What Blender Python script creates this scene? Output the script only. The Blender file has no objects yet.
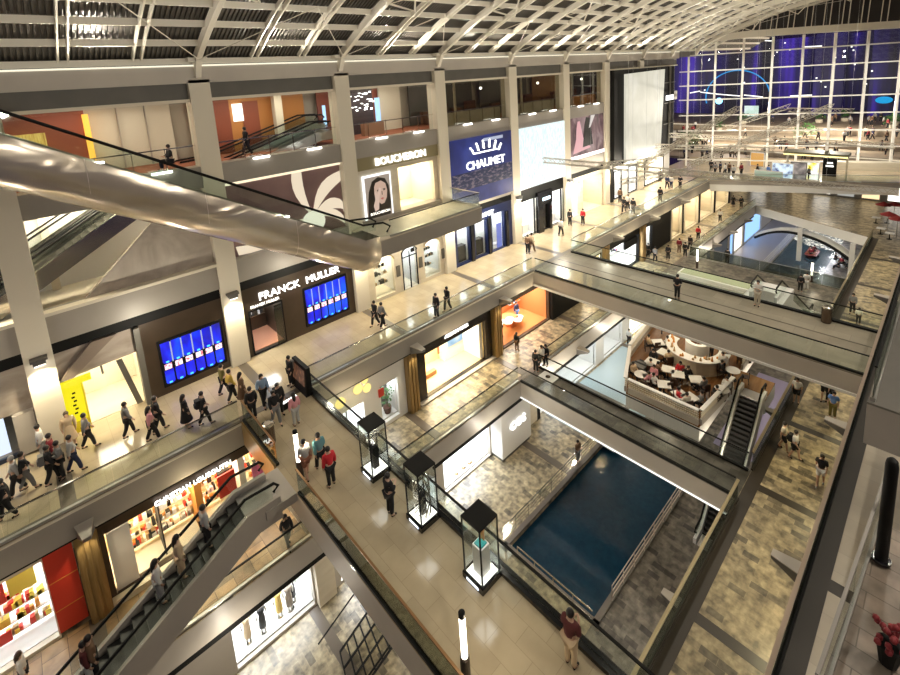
import bpy, bmesh, math, random
from mathutils import Vector, Matrix
random.seed(7)
D=bpy.data; SC=bpy.context.scene; COL=SC.collection
PI=math.pi
# ------------------------------------------------------------------ camera
F,CX,CY=478.27,456.76,160.80
HC=15.5
def _rot(a,b,c):
    ca,sa,cb,sb,cc,sc=math.cos(a),math.sin(a),math.cos(b),math.sin(b),math.cos(c),math.sin(c)
    fwd=Vector((ca*cb,sa*cb,-sb)); right=Vector((sa,-ca,0)); up=right.cross(fwd)
    return cc*right+sc*up, -sc*right+cc*up, fwd
CR,CU,CF=_rot(0.82168848,0.17861266,-0.05992723)
cam=D.cameras.new('camera'); co=D.objects.new('camera',cam); COL.objects.link(co)
cam.sensor_width=36; cam.sensor_fit='HORIZONTAL'; cam.lens=F/900*36
cam.shift_x=-(CX-450)/900; cam.shift_y=(CY-337.5)/900
cam.clip_start=.1; cam.clip_end=900
m=Matrix.Identity(4)
for i in range(3): m[i][0]=CR[i]; m[i][1]=CU[i]; m[i][2]=-CF[i]; m[i][3]=(0,0,HC)[i]
co.matrix_world=m; SC.camera=co
def ray(x,y): return CR*((x-CX)/F)-CU*((y-CY)/F)+CF
def at(x,y,z):
    "point of the floor at height z seen in the photograph at (x,y)"
    d=ray(x,y); t=(z-HC)/d.z; return Vector((d.x*t,d.y*t,z))
# ------------------------------------------------------------------ materials
MT={}
def mat(name,col=(.5,.5,.5),rough=.5,metal=0,emit=None,es=1,alpha=None,spec=None):
    if name in MT: return MT[name]
    m=D.materials.new(name); m.use_nodes=True; n=m.node_tree; b=n.nodes['Principled BSDF']
    b.inputs['Base Color'].default_value=(*col,1); b.inputs['Roughness'].default_value=rough
    b.inputs['Metallic'].default_value=metal
    if spec is not None: b.inputs['Specular IOR Level'].default_value=spec
    if emit: b.inputs['Emission Color'].default_value=(*emit,1); b.inputs['Emission Strength'].default_value=es
    MT[name]=m; return m
def nd(m,t,**k):
    x=m.node_tree.nodes.new(t)
    for a,v in k.items(): setattr(x,a,v)
    return x
def lk(m,a,b): m.node_tree.links.new(a,b)
def noisy(name,c1,c2,rough=.5,scale=2,metal=0,detail=4,bump=0,stretch=(1,1,1),rough2=None,dist=0):
    m=mat(name,c1,rough,metal); b=m.node_tree.nodes['Principled BSDF']
    g=nd(m,'ShaderNodeNewGeometry'); mp=nd(m,'ShaderNodeMapping'); mp.inputs['Scale'].default_value=stretch
    lk(m,g.outputs['Position'],mp.inputs['Vector'])
    t=nd(m,'ShaderNodeTexNoise'); t.inputs['Scale'].default_value=scale; t.inputs['Detail'].default_value=detail
    t.inputs['Distortion'].default_value=dist
    lk(m,mp.outputs[0],t.inputs['Vector'])
    r=nd(m,'ShaderNodeValToRGB'); r.color_ramp.elements[0].position=.35; r.color_ramp.elements[1].position=.65
    r.color_ramp.elements[0].color=(*c1,1); r.color_ramp.elements[1].color=(*c2,1)
    lk(m,t.outputs['Fac'],r.inputs[0]); lk(m,r.outputs[0],b.inputs['Base Color'])
    if bump:
        bp=nd(m,'ShaderNodeBump'); bp.inputs['Strength'].default_value=bump; bp.inputs['Distance'].default_value=.12 if 'champagne' in name else .05
        lk(m,t.outputs['Fac'],bp.inputs['Height']); lk(m,bp.outputs[0],b.inputs['Normal'])
    return m
def tiles(name,c1,c2,mortar,w,h,rough,swap=True,ms=.01,bias=0.,noise=.4,nscale=2.5):
    m=mat(name,c1,rough); b=m.node_tree.nodes['Principled BSDF']
    g=nd(m,'ShaderNodeNewGeometry'); sp=nd(m,'ShaderNodeSeparateXYZ'); cb=nd(m,'ShaderNodeCombineXYZ')
    lk(m,g.outputs['Position'],sp.inputs[0])
    if swap: lk(m,sp.outputs['Y'],cb.inputs['X']); lk(m,sp.outputs['X'],cb.inputs['Y'])
    else: lk(m,sp.outputs['X'],cb.inputs['X']); lk(m,sp.outputs['Y'],cb.inputs['Y'])
    t=nd(m,'ShaderNodeTexBrick'); t.offset=.5
    t.inputs['Color1'].default_value=(*c1,1); t.inputs['Color2'].default_value=(*c2,1); t.inputs['Mortar'].default_value=(*mortar,1)
    t.inputs['Scale'].default_value=1; t.inputs['Mortar Size'].default_value=ms; t.inputs['Bias'].default_value=bias
    t.inputs['Brick Width'].default_value=w; t.inputs['Row Height'].default_value=h
    lk(m,cb.outputs[0],t.inputs['Vector'])
    n=nd(m,'ShaderNodeTexNoise'); n.inputs['Scale'].default_value=nscale; n.inputs['Detail'].default_value=6
    lk(m,g.outputs['Position'],n.inputs['Vector'])
    r=nd(m,'ShaderNodeMapRange'); r.inputs['From Min'].default_value=.3; r.inputs['From Max'].default_value=.7
    r.inputs['To Min'].default_value=1-noise; r.inputs['To Max'].default_value=1+noise*.6
    lk(m,n.outputs['Fac'],r.inputs['Value'])
    x=nd(m,'ShaderNodeVectorMath',operation='SCALE'); lk(m,t.outputs['Color'],x.inputs[0]); lk(m,r.outputs[0],x.inputs['Scale'])
    lk(m,x.outputs[0],b.inputs['Base Color']); return m
def slates(name,light_,mid_,dark_,w,h,rough,nscale=2.2,noise=.45,thr=(.12,.3)):
    m=tiles(name,(1,1,1),(0,0,0),(.45,.45,.45),w,h,rough,True,.006,0.,noise,nscale)
    t=m.node_tree; br=[n for n in t.nodes if n.type=='TEX_BRICK'][0]; sc=[n for n in t.nodes if n.type=='VECT_MATH'][0]
    rp=nd(m,'ShaderNodeValToRGB'); e=rp.color_ramp.elements; e.new(.5)
    e[0].position=thr[0]; e[1].position=thr[1]; e[2].position=1.0
    e[0].color=(*dark_,1); e[1].color=(*mid_,1); e[2].color=(*light_,1)
    lk(m,br.outputs['Color'],rp.inputs[0]); lk(m,rp.outputs[0],sc.inputs[0]); return m
def glassmat(name,tint,refl=.12,rough=.02):
    m=D.materials.new(name); m.use_nodes=True; t=m.node_tree; t.nodes.remove(t.nodes['Principled BSDF'])
    o=t.nodes['Material Output']; tr=nd(m,'ShaderNodeBsdfTransparent'); tr.inputs[0].default_value=(*tint,1)
    gl=nd(m,'ShaderNodeBsdfGlossy'); gl.inputs['Roughness'].default_value=rough; gl.inputs[0].default_value=(.9,.95,.93,1)
    lw=nd(m,'ShaderNodeLayerWeight'); lw.inputs['Blend'].default_value=.25
    mr=nd(m,'ShaderNodeMapRange'); mr.inputs['To Min'].default_value=refl*.4; mr.inputs['To Max'].default_value=min(.9,refl*4)
    lk(m,lw.outputs['Facing'],mr.inputs['Value'])
    mx=nd(m,'ShaderNodeMixShader'); lk(m,mr.outputs[0],mx.inputs[0]); lk(m,tr.outputs[0],mx.inputs[1]); lk(m,gl.outputs[0],mx.inputs[2])
    lk(m,mx.outputs[0],o.inputs['Surface']); MT[name]=m; return m
def glow(name,col,s):
    return mat(name,(.02,.02,.02),.6,0,col,s)
def screenmat(name,cols,scale,s,stretch=(1,1,1),kind='noise',detail=3,dist=0,pos=None):
    "lit display whose picture is a procedural pattern"
    m=mat(name,(.01,.01,.01),.4); b=m.node_tree.nodes['Principled BSDF']
    g=nd(m,'ShaderNodeNewGeometry'); mp=nd(m,'ShaderNodeMapping'); mp.inputs['Scale'].default_value=stretch
    lk(m,g.outputs['Position'],mp.inputs['Vector'])
    if kind=='noise':
        t=nd(m,'ShaderNodeTexNoise'); t.inputs['Scale'].default_value=scale; t.inputs['Detail'].default_value=detail; t.inputs['Distortion'].default_value=dist; out=t.outputs['Fac']
    else:
        t=nd(m,'ShaderNodeTexVoronoi'); t.inputs['Scale'].default_value=scale; out=t.outputs['Distance'] if kind=='vor' else t.outputs['Color']
    lk(m,mp.outputs[0],t.inputs['Vector'])
    r=nd(m,'ShaderNodeValToRGB'); e=r.color_ramp.elements
    while len(e)<len(cols): e.new(.5)
    for i,c in enumerate(cols):
        e[i].position=(pos[i] if pos else .3+.4*i/(len(cols)-1)); e[i].color=(*c,1)
    lk(m,out,r.inputs[0]); lk(m,r.outputs[0],b.inputs['Emission Color']); b.inputs['Emission Strength'].default_value=s
    return m
G_=mat
grey=noisy('warm grey metal cladding',(.30,.275,.24),(.33,.30,.265),.42,.6)
greyL=noisy('light warm grey cladding',(.44,.40,.35),(.48,.44,.385),.45,.6)
greyD=noisy('dark grey panel',(.10,.095,.08),(.12,.11,.095),.5,1)
cream=noisy('cream stone',(.62,.55,.42),(.68,.61,.48),.4,.8,stretch=(1,1,4))
creamW=mat('cream painted panel',(.72,.66,.54),.5)
white=mat('white painted surface',(.8,.79,.76),.45)
floor0=tiles('polished cream marble',(.52,.43,.29),(.47,.385,.26),(.36,.29,.19),1.2,.6,.12,True,.006,0,.12,.9)
stone=slates('mottled quartzite paving',(.44,.36,.225),(.31,.255,.165),(.13,.108,.075),.62,.31,.34,3.2,.62,(.05,.22))
stoneG=slates('grey brown slate paving',(.21,.185,.15),(.145,.125,.10),(.06,.054,.046),.62,.31,.32,3.0,.6,(.06,.24))
stoneO=tiles('warm brown slate paving',(.42,.27,.13),(.20,.13,.07),(.09,.06,.035),.8,.8,.4,True,.01,0,.4,1.5)
stoneP=tiles('pale limestone paving',(.60,.53,.42),(.52,.45,.345),(.44,.38,.29),1.6,.8,.3,True,.006,0,.14,.6)
strip=mat('dark brown stone band',(.035,.027,.02),.35)
stripG=mat('grey brown stone band',(.13,.105,.08),.3)
blackm=mat('black metal',(.006,.006,.006),.6,spec=.2)
blackg=mat('black gloss',(.01,.01,.012),.12)
brownp=noisy('dark bronze panel',(.06,.042,.028),(.075,.052,.034),.3,1,.3)
brass=noisy('brushed brass column',(.33,.22,.09),(.42,.29,.13),.32,6,.6,stretch=(4,4,.2))
steel=mat('brushed steel',(.55,.54,.52),.28,.9)
chrome=mat('polished steel rail',(.7,.68,.62),.15,1)
steelG=noisy('rippled champagne steel cladding',(.70,.61,.49),(.82,.75,.65),.22,.8,.65,bump=.8,detail=1,stretch=(.5,1,1),dist=1.0)
bronzeR=mat('bronze handrail',(.30,.17,.08),.35,.7)
ribm=mat('cream painted steel',(.80,.75,.64),.4)
sheet=mat('dark corrugated roof sheet',(.09,.08,.068),.5,.2)
glass=glassmat('clear green glass',(.93,.965,.945),.06)
glassD=glassmat('tinted glass',(.55,.58,.53),.10)
glassW=glassmat('window glass',(.93,.95,.95),.05)
glassB=glassmat('curtain wall glass',(.90,.92,.95),.05)
water=noisy('deep blue canal water',(.003,.024,.050),(.006,.034,.064),.06,3,bump=.25)
wglow=glow('white light',(1,.96,.88),6)
wglow2=glow('soft white light',(1,.95,.85),2.2)
warmglow=glow('warm luminous ceiling',(1,.86,.62),24)
coolglow=glow('cool luminous ceiling',(.90,.95,1),20)
signw=glow('white sign letters',(1,.98,.95),3.2)
# ------------------------------------------------------------------ mesh builder
class MB:
    def __init__(s): s.v=[]; s.f=[]
    def add(s,vs,fs):
        o=len(s.v); s.v+= [tuple(v) for v in vs]; s.f+=[tuple(i+o for i in f) for f in fs]; return s
    def box(s,x0,x1,y0,y1,z0,z1):
        return s.add([(x0,y0,z0),(x1,y0,z0),(x1,y1,z0),(x0,y1,z0),(x0,y0,z1),(x1,y0,z1),(x1,y1,z1),(x0,y1,z1)],
            [(0,3,2,1),(4,5,6,7),(0,1,5,4),(1,2,6,5),(2,3,7,6),(3,0,4,7)])
    def obox(s,c,sx,sy,sz,rz=0):
        "box with base centre c"
        ca,sa=math.cos(rz),math.sin(rz); V=[]
        for dz in (0,sz):
            for dx,dy in ((-1,-1),(1,-1),(1,1),(-1,1)):
                x,y=dx*sx/2,dy*sy/2; V.append((c[0]+x*ca-y*sa,c[1]+x*sa+y*ca,c[2]+dz))
        return s.add(V,[(0,3,2,1),(4,5,6,7),(0,1,5,4),(1,2,6,5),(2,3,7,6),(3,0,4,7)])
    def bar(s,p,q,w,h=None,up=(0,0,1)):
        p,q=Vector(p),Vector(q); h=h or w; d=(q-p).normalized(); u=Vector(up)
        if abs(d.dot(u))>.98: u=Vector((1,0,0))
        r=d.cross(u).normalized(); u=r.cross(d)
        V=[c+r*(a*w/2)+u*(b*h/2) for c in (p,q) for a,b in ((-1,-1),(1,-1),(1,1),(-1,1))]
        return s.add(V,[(0,3,2,1),(4,5,6,7),(0,1,5,4),(1,2,6,5),(2,3,7,6),(3,0,4,7)])
    def tube(s,pts,r,n=8,caps=True):
        pts=[Vector(p) for p in pts]; rings=[]; V=[]
        rr=r if isinstance(r,(list,tuple)) else [r]*len(pts)
        for i,p in enumerate(pts):
            d=(pts[min(i+1,len(pts)-1)]-pts[max(i-1,0)]).normalized()
            u=Vector((0,0,1)) if abs(d.z)<.9 else Vector((1,0,0))
            a=d.cross(u).normalized(); b=a.cross(d)
            for k in range(n):
                t=2*PI*k/n; V.append(p+(a*math.cos(t)+b*math.sin(t))*rr[i])
        Fc=[]
        for i in range(len(pts)-1):
            for k in range(n): Fc.append((i*n+k,i*n+(k+1)%n,(i+1)*n+(k+1)%n,(i+1)*n+k))
        if caps: Fc.append(tuple(range(n))[::-1]); Fc.append(tuple((len(pts)-1)*n+k for k in range(n)))
        return s.add(V,Fc)
    def prism(s,poly,z0,z1):
        n=len(poly); V=[(x,y,z0) for x,y in poly]+[(x,y,z1) for x,y in poly]
        return s.add(V,[tuple(range(n))[::-1],tuple(range(n,2*n))]+[(i,(i+1)%n,n+(i+1)%n,n+i) for i in range(n)])
    def prismY(s,poly,y0,y1):
        "poly in (x,z)"
        n=len(poly); V=[(x,y0,z) for x,z in poly]+[(x,y1,z) for x,z in poly]
        return s.add(V,[tuple(range(n)),tuple(range(n,2*n))[::-1]]+[(i,n+i,n+(i+1)%n,(i+1)%n) for i in range(n)])
    def prismX(s,poly,x0,x1):
        n=len(poly); V=[(x0,y,z) for y,z in poly]+[(x1,y,z) for y,z in poly]
        return s.add(V,[tuple(range(n)),tuple(range(n,2*n))[::-1]]+[(i,n+i,n+(i+1)%n,(i+1)%n) for i in range(n)])
    def lathe(s,c,prof,n=16):
        V=[];Fc=[]
        for r,z in prof:
            for k in range(n): V.append((c[0]+r*math.cos(2*PI*k/n),c[1]+r*math.sin(2*PI*k/n),c[2]+z))
        for i in range(len(prof)-1):
            for k in range(n): Fc.append((i*n+k,i*n+(k+1)%n,(i+1)*n+(k+1)%n,(i+1)*n+k))
        Fc.append(tuple(range(n))[::-1]); Fc.append(tuple((len(prof)-1)*n+k for k in range(n)))
        return s.add(V,Fc)
    def ball(s,c,r,sz=1,n=10):
        return s.lathe((c[0],c[1],c[2]),[(r*math.sin(PI*i/8)+.001,-r*sz*math.cos(PI*i/8)) for i in range(9)],n)
    def build(s,name,m,parent=None,smooth=False,base=None):
        me=D.meshes.new(name)
        if base is not None:
            b=Vector(base); vs=[Vector(v)-b for v in s.v]
        else: vs=s.v
        me.from_pydata([tuple(v) for v in vs],[],s.f); me.validate()
        bm=bmesh.new(); bm.from_mesh(me); bmesh.ops.recalc_face_normals(bm,faces=bm.faces); bm.to_mesh(me); bm.free()
        if smooth: me.shade_smooth() if hasattr(me,'shade_smooth') else None
        me.materials.append(m)
        o=D.objects.new(name,me); COL.objects.link(o)
        if base is not None and parent is None: o.location=base
        if parent is not None:
            o.parent=parent
            if base is not None: o.location=base
            o.matrix_parent_inverse=Matrix.Identity(4)
        return o
def emp(name,loc,label,cat,group=None,rz=0,kind=None):
    o=D.objects.new(name,None); COL.objects.link(o); o.location=loc; o.rotation_euler[2]=rz; o.empty_display_size=.2
    return tag(o,label,cat,group,kind)
def tag(o,label=None,cat=None,group=None,kind=None):
    if label: o['label']=label
    if cat: o['category']=cat
    if group: o['group']=group
    if kind: o['kind']=kind
    return o
def st(name,b,m,label=None):
    o=b.build(name,m); o['kind']='structure'; o['category']=name.split('_')[0]
    if label: o['label']=label
    return o
def part(name,b,m,par,smooth=False,label=None):
    "world-coordinate mesh parented below an unrotated Empty"
    p=par; off=Vector((0,0,0))
    while p is not None: off+=p.location; p=p.parent
    b.v=[tuple(Vector(v)-off) for v in b.v]
    o=b.build(name,m,par,smooth)
    if label: o['label']=label
    return o
def copy_tree(o,parent=None):
    c=o.copy(); COL.objects.link(c)
    if parent is not None: c.parent=parent
    for ch in o.children: copy_tree(ch,c)
    return c
def text(name,s,size,loc,m,par,rot=(PI/2,0,0),ext=.04,width=1.0,spacing=1.0):
    cu=D.curves.new('tmp','FONT'); cu.body=s; cu.size=size; cu.extrude=ext; cu.align_x='CENTER'; cu.align_y='CENTER'; cu.space_character=spacing; cu.resolution_u=3
    o=D.objects.new('tmp',cu); COL.objects.link(o)
    dg=bpy.context.evaluated_depsgraph_get(); dg.update()
    me=D.meshes.new_from_object(o.evaluated_get(dg)); D.objects.remove(o)
    me.materials.clear(); me.materials.append(m); me.name=name
    t=D.objects.new(name,me); COL.objects.link(t); t.rotation_euler=rot; t.scale=(width,1,1)
    off=Vector((0,0,0)); p=par
    while p is not None: off+=p.location; p=p.parent
    t.location=Vector(loc)-off; t.parent=par
    return t
def light(kind,loc,e,col=(1,.93,.8),r=.3,rot=None,size=None,sizey=None,spot=None,blend=.6):
    l=D.lights.new(kind.lower()+'_lamp',kind); l.energy=e; l.color=col
    if kind in('POINT','SPOT'): l.shadow_soft_size=r
    if kind=='AREA':
        l.shape='RECTANGLE'; l.size=size; l.size_y=sizey or size
    if kind=='SPOT': l.spot_size=spot; l.spot_blend=blend
    o=D.objects.new(l.name,l); COL.objects.link(o); o.location=loc
    if rot: o.rotation_euler=rot
    return o
def aim(o,tgt):
    d=Vector(tgt)-o.location; o.rotation_euler=d.to_track_quat('-Z','Y').to_euler()
Z1,Z2,U1,U2=-5.8,-11.6,5.8,11.5
CXS=[-8.8,-.65,7.5,15.7,23.9,32.3,40.4,48.2,56.3]
# ================================================================== SETTING
def slab(poly,z,th,top,face,lab,name='floor'):
    o=st(name,MB().prism(poly,z-.06,z),top,lab)
    st('trim_1',MB().prism(poly,z-th,z-.062),face,lab+', slab edge')
    return o
def R4(x0,x1,y0,y1): return [(x0,y0),(x1,y0),(x1,y1),(x0,y1)]
slab([(-9,22.1),(65.2,22.1),(68.2,32),(-9,32)],0,1.2,floor0,grey,'polished cream promenade along the shops')
slab(R4(5.78,9.2,1.8,22.1),0,1.2,floor0,greyL,'near bridge deck of polished cream stone')
slab(R4(28,33.35,2.0,22.1),0,1.15,tiles('olive grey bridge paving',(.31,.275,.21),(.26,.23,.175),(.2,.17,.13),1.6,.8,.25,True,.006,0,.14,.6),greyL,'middle bridge deck')
st('trim_3',MB().box(27.95,28.0,2.0,22.1,-1.2,-1.05),white,'white line along the bottom of the middle bridge')
st('trim_3',MB().box(31.2,31.26,2.0,22.1,0,.01),strip,'thin dark joint along the middle bridge')
slab([(65.2,22.1),(74.1,4.4),(76,-9),(95,-9),(80,30),(68.5,30)],0,.55,floor0,grey,'far promenade before the glass wall')
st('trim_2',MB().prism([(65.3,22.0),(74.2,4.4),(75.2,4.8),(66.3,22.3)],-1.45,-.56),white,'white lower edge of the far bridge')
slab(R4(-9,70,-9,1.98),0,1.2,stoneP,grey,'right promenade of pale limestone')
slab([(-9,19.6),(77,19.6),(82,30),(-9,30)],Z1,1.25,stone,greyL,'lower promenade below the shops')
st('floor',MB().box(-9,7.2,19.9,23,Z1,Z1+.02),stoneO,'warm brown paving near the escalator')
slab(R4(-9,70,-9,6.0),Z1,1.25,stone,grey,'right lower promenade of mottled stone')
slab(R4(23,25.25,6.0,19.6),Z1,1.2,tiles('dark slate deck',(.13,.12,.10),(.07,.065,.055),(.04,.04,.035),.8,.8,.3,True,.008,0,.5,1.4),greyL,'slate footbridge over the canal')
slab([(44,6.0),(52.5,6.0),(53.2,19.6),(44,19.6)],Z1,1.0,stoneG,greyL,'dark paved far footbridge')
slab([(70,6),(77,19.6),(84,30),(100,30),(96,-4),(70,-4)],Z1,1.25,stone,white,'far lower plaza deck')
st('trim_3',MB().box(23.0-.05,23.0,6.0,19.6,Z1-1.24,Z1-1.17),glow('light line under bridge',(1,.98,.94),1.4),'light line under the canal footbridge')
slab([(26.7,9.1),(44,9.1),(44,16.2),(36,16.2),(30.4,15.3),(26.7,13.7)],Z1,1.0,noisy('brown wood floor',(.17,.075,.025),(.25,.12,.045),.25,1.5,stretch=(.5,4,1)),white,'cafe terrace wooden floor')
slab(R4(31.7,34.0,7.0,9.1),Z1,1.0,noisy('brown wood floor 2',(.24,.12,.045),(.32,.18,.07),.25,1.5,stretch=(.5,4,1)),white,'cafe wooden floor by the escalator')
# lowest level
st('floor',MB().prism([(-9,16),(110,16),(110,34),(-9,34)],Z2-.4,Z2),stone,'lowest promenade paving left of the canal')
st('floor',MB().box(-9,110,-9,10.4,Z2-.4,Z2),stoneG,'lowest promenade paving right of the canal')
st('floor',MB().box(-9,17.2,10.4,16,Z2-.4,Z2),stone,'lowest promenade paving before the canal')
st('floor',MB().box(28.5,68,10.4,16,Z2-.4,Z2),stoneG,'lowest promenade paving below the cafe')
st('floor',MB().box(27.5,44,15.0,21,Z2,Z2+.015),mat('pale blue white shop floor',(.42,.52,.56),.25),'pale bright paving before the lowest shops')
st('floor',MB().box(33,44,5,10.3,Z2,Z2+.012),mat('paving tinted as lilac light',(.34,.30,.46),.3),'paving beside the cafe with lilac light put into its colour')  # purple-blue light on this floor is put into the paving colour
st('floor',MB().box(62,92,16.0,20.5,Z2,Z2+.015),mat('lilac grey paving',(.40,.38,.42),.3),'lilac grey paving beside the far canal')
tag(MB().box(17.2,28.5,10.4,16,Z2-.5,Z2-.28).build('canal_water',water),'deep blue canal water between the lower promenades','water',kind='stuff')
tag(MB().box(68,110,8.4,16,Z2-.5,Z2-.28).build('canal_water',noisy('far canal water',(.02,.045,.06),(.04,.07,.085),.1,3,bump=.4)),'far grey blue pool with a red boat','water',kind='stuff')
# dark stone bands in the floors
for x in CXS[1:]+[64]:
    st('trim_4',MB().box(x-.25,x+.25,22.5,27.0,0,.008),stripG,'dark band across the cream promenade')
    st('trim_4',MB().box(x-.25,x+.25,19.95,23,Z1,Z1+.03),stripG,'dark band across the lower promenade')
    st('trim_4',MB().box(x-.25,x+.25,16.3,21.2,Z2,Z2+.02),stripG,'dark band across the lowest promenade')
for x in (8.2,16.3,24.4,30.5,38.6,46.7,54.8,62.9):
    st('trim_4',MB().box(x-.22,x+.22,-9,5.5,Z1,Z1+.01),strip,'dark band across the right lower promenade')
    st('trim_4',MB().box(x-.9-.22,x-.9+.22,-9,1.6,0,.01),strip,'dark band across the right promenade')
st('trim_5',MB().box(-9,70,1.5,1.97,0,.012),strip,'dark edge band of the right promenade')
st('trim_5',MB().box(-9,70,5.42,5.98,Z1,Z1+.014),strip,'dark edge band of the right lower promenade')
st('trim_5',MB().box(-9,65,22.12,22.55,0,.012),stripG,'grey edge band of the cream promenade')
st('trim_5',MB().box(9.25,77,19.62,20.0,Z1,Z1+.014),stripG,'grey edge band of the lower promenade')
st('trim_5',MB().box(17.0,28.6,15.95,16.25,Z2,Z2+.1).box(17.0,28.6,10.15,10.45,Z2,Z2+.1).box(16.9,17.2,10.15,16.25,Z2,Z2+.1),mat('canal kerb',(.14,.12,.10),.4),'stone kerb around the canal')
st('trim_6',MB().box(-9,65.2,22.04,22.1,-.1,-.02),creamW,'thin pale line along the promenade edge')
# black boxes imitate the shade in the recesses under the fascias
st('trim_6',MB().box(-9,65.2,22.3,22.9,-1.42,-1.2),blackm,'black box imitating the shaded recess under the promenade')
st('trim_6',MB().box(-9,77,19.8,21.2,Z1-1.75,Z1-1.25),blackm,'black box imitating the shaded recess under the lower promenade')
# walls closing the hall
back=mat('shop back wall',(.45,.40,.32),.6)
st('wall_left',MB().box(-9,70,32,32.3,Z2,17),back)
# left wall frame : spandrels, posts
Y=27.0
st('wall_left',MB().box(-9,67,27.15,28.0,4.72,6.1),grey,'grey spandrel above the ground floor shops')
st('wall_left',MB().box(-9,67,27.15,28.0,10.42,11.55),grey,'grey spandrel below the top windows')
st('wall_left',MB().box(-9,67,27.0,28.0,15.85,16.75),greyL,'pale grey beam below the roof')
st('wall_left',MB().box(-9,67,27.35,28.0,15.05,15.85),greyD,'dark panel strip above the top windows')
st('trim_7',MB().box(-9,67,27.2,27.5,14.9,15.06),creamW,'pale frame above the top windows')
st('trim_7',MB().box(-9,67,27.3,28.0,4.15,4.74),blackm,'black strip imitating a shadow gap under the spandrel')  # shadow under the spandrel is put in as a black strip
st('trim_7',MB().box(-9,67,26.94,27.0,16.68,16.76),glow('cove light along the roof springing',(1,.93,.72),1.1),'bright light line along the roof edge')
# ceilings of the recessed floors
st('ceiling',MB().box(-9,67,28,32,15.0,15.2),creamW,'top floor ceiling')
st('floor',MB().box(-9,67,28,32,11.3,11.5),mat('red brown carpet',(.30,.10,.05),.8),'top floor carpet')
st('ceiling',MB().box(-9,67,28,32,10.4,10.6),white,'upper floor ceiling')
st('floor',MB().box(-9,67,28,32,5.6,5.8),creamW,'upper floor behind the wall')
st('ceiling',MB().box(-9,67,28,32,4.6,4.8),white,'ground floor shop ceiling')
st('wall_left',MB().box(-9,75,27.9,28.3,16.0,18.0),greyD,'closing strip behind the roof edge')
# columns
lampfit=mat('lamp housing',(.16,.15,.14),.4,.4)
desc=['behind the marble panels','between the yellow advertisement and the marble panels','left of the watch shop sign','between the watch shop and the arched windows','between the jeweller and the dark blue shop','right of the dark blue shop','right of the pale lit screen','left of the black tower','behind the tall white screen']
for i,x in enumerate(CXS):
    e=emp('column',(x,27.0,0),'square cream grey wall column '+desc[i],'column','square columns of the left wall')
    part('shaft',MB().box(x-.5,x+.5,27.0,28.0,0,16.0),creamW if i>=0 else grey,e)
    lmp=part('lamp',MB().box(x-.22,x+.22,26.6,26.98,4.15,4.3).box(x-.3,x+.3,26.62,26.98,4.3,4.42),lampfit,e,label='small dark wall lamp on the column')
    s=light('SPOT',(x,26.5,4.05),520,(1,.86,.58),.08,spot=2.0,blend=.8); aim(s,(x,26.9,.5))
    part('lamp_glow',MB().box(x-.18,x+.18,26.66,26.95,4.1,4.15),wglow,lmp)
# ------------------------------------------------------------------ roof
ZC,RC,YC=-19.4,41.8,6.0
def rz(y): return ZC+math.sqrt(RC*RC-(y-YC)**2)
def slopeang(y): return math.atan2(-(y-YC),math.sqrt(RC*RC-(y-YC)**2))
ys=[28-i*1.0 for i in range(0,50)]
# corrugated sheet
b=MB(); xs=[]; x=-9.0; k=0
while x<100: xs.append((x,.0)); xs.append((x+.09,.0)); xs.append((x+.10,.10)); xs.append((x+.19,.10)); x+=.20
ysr=ys[::2]
V=[(px,y+.0,rz(y)+.55+h) for y in ysr for px,h in xs]; n=len(xs)
b.add(V,[(r*n+i,r*n+i+1,(r+1)*n+i+1,(r+1)*n+i) for r in range(len(ysr)-1) for i in range(n-1)])
st('ceiling',b,sheet,'curved corrugated roof sheets')
def arcbar(b,x,y0,y1,w,h,off=0,step=1.0,x1=None):
    N=max(2,int(abs(y1-y0)/step)); x1=x if x1 is None else x1
    for i in range(N):
        a=y0+(y1-y0)*i/N; c=y0+(y1-y0)*(i+1)/N
        b.bar((x+(x1-x)*i/N,a,rz(a)+off),(x+(x1-x)*(i+1)/N,c,rz(c)+off),w,h)
    return b
for i in range(11):
    x=CXS[0]+8.14*i
    e=emp('roof_arch',(x,27,16.7),'cream steel main arch springing from the wall beam, arch %s'%['at the far left','above the marble bay','above the watch shop sign','above the jeweller','above the dark blue shop','above the pale lit screen','above the gown picture','above the black tower','beyond the black tower','just before the glass wall','over the glass wall'][i],'roof arch','main roof arches')
    if i>0: part('rib',arcbar(MB(),x,26.6,-20,.26,.42,.12),ribm,e)
    else: part('rib',arcbar(MB(),x,26.6,-20,.26,.42,.12),ribm,e)
    part('bracket',MB().prismX([(27.0,17.0),(26.5,17.2),(26.4,16.9),(26.85,16.1),(27.0,16.1)],x-.13,x+.13).box(x-.45,x+.45,26.55,27,16.9,17.1),ribm,e)
    b=MB()
    for sx in (-1,1):
        for y0 in (26.4,21.5,16.5,11.5):
            b.tube([(x,y0,rz(y0)-.1),(x+sx*4.07,y0-5,rz(y0-5)-.45)],.025,5)
    if i>1: part('tie_rod',b,ribm,e,label='thin crossing tie rods')
    for y0 in (21.5,16.5,11.5,6.5):
        part('strut',MB().tube([(x,y0,rz(y0)),(x+.9,y0-1.2,rz(y0-1.2)-1.0),(x,y0-2.6,rz(y0-2.6))],.06,5),ribm,e)
for i in range(11):
    for j in (1,2):
        x=CXS[0]+8.14*i+8.14*j/3
        b=MB(); arcbar(b,x,26.8,-20,.08,.24,.24); arcbar(b,x+.34,26.8,-20,.08,.24,.24)
        tag(b.build('secondary_rib',ribm),'thin paired cream rib between the main roof arches','roof rib','secondary roof ribs')
ya=27.2; k=0
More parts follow.
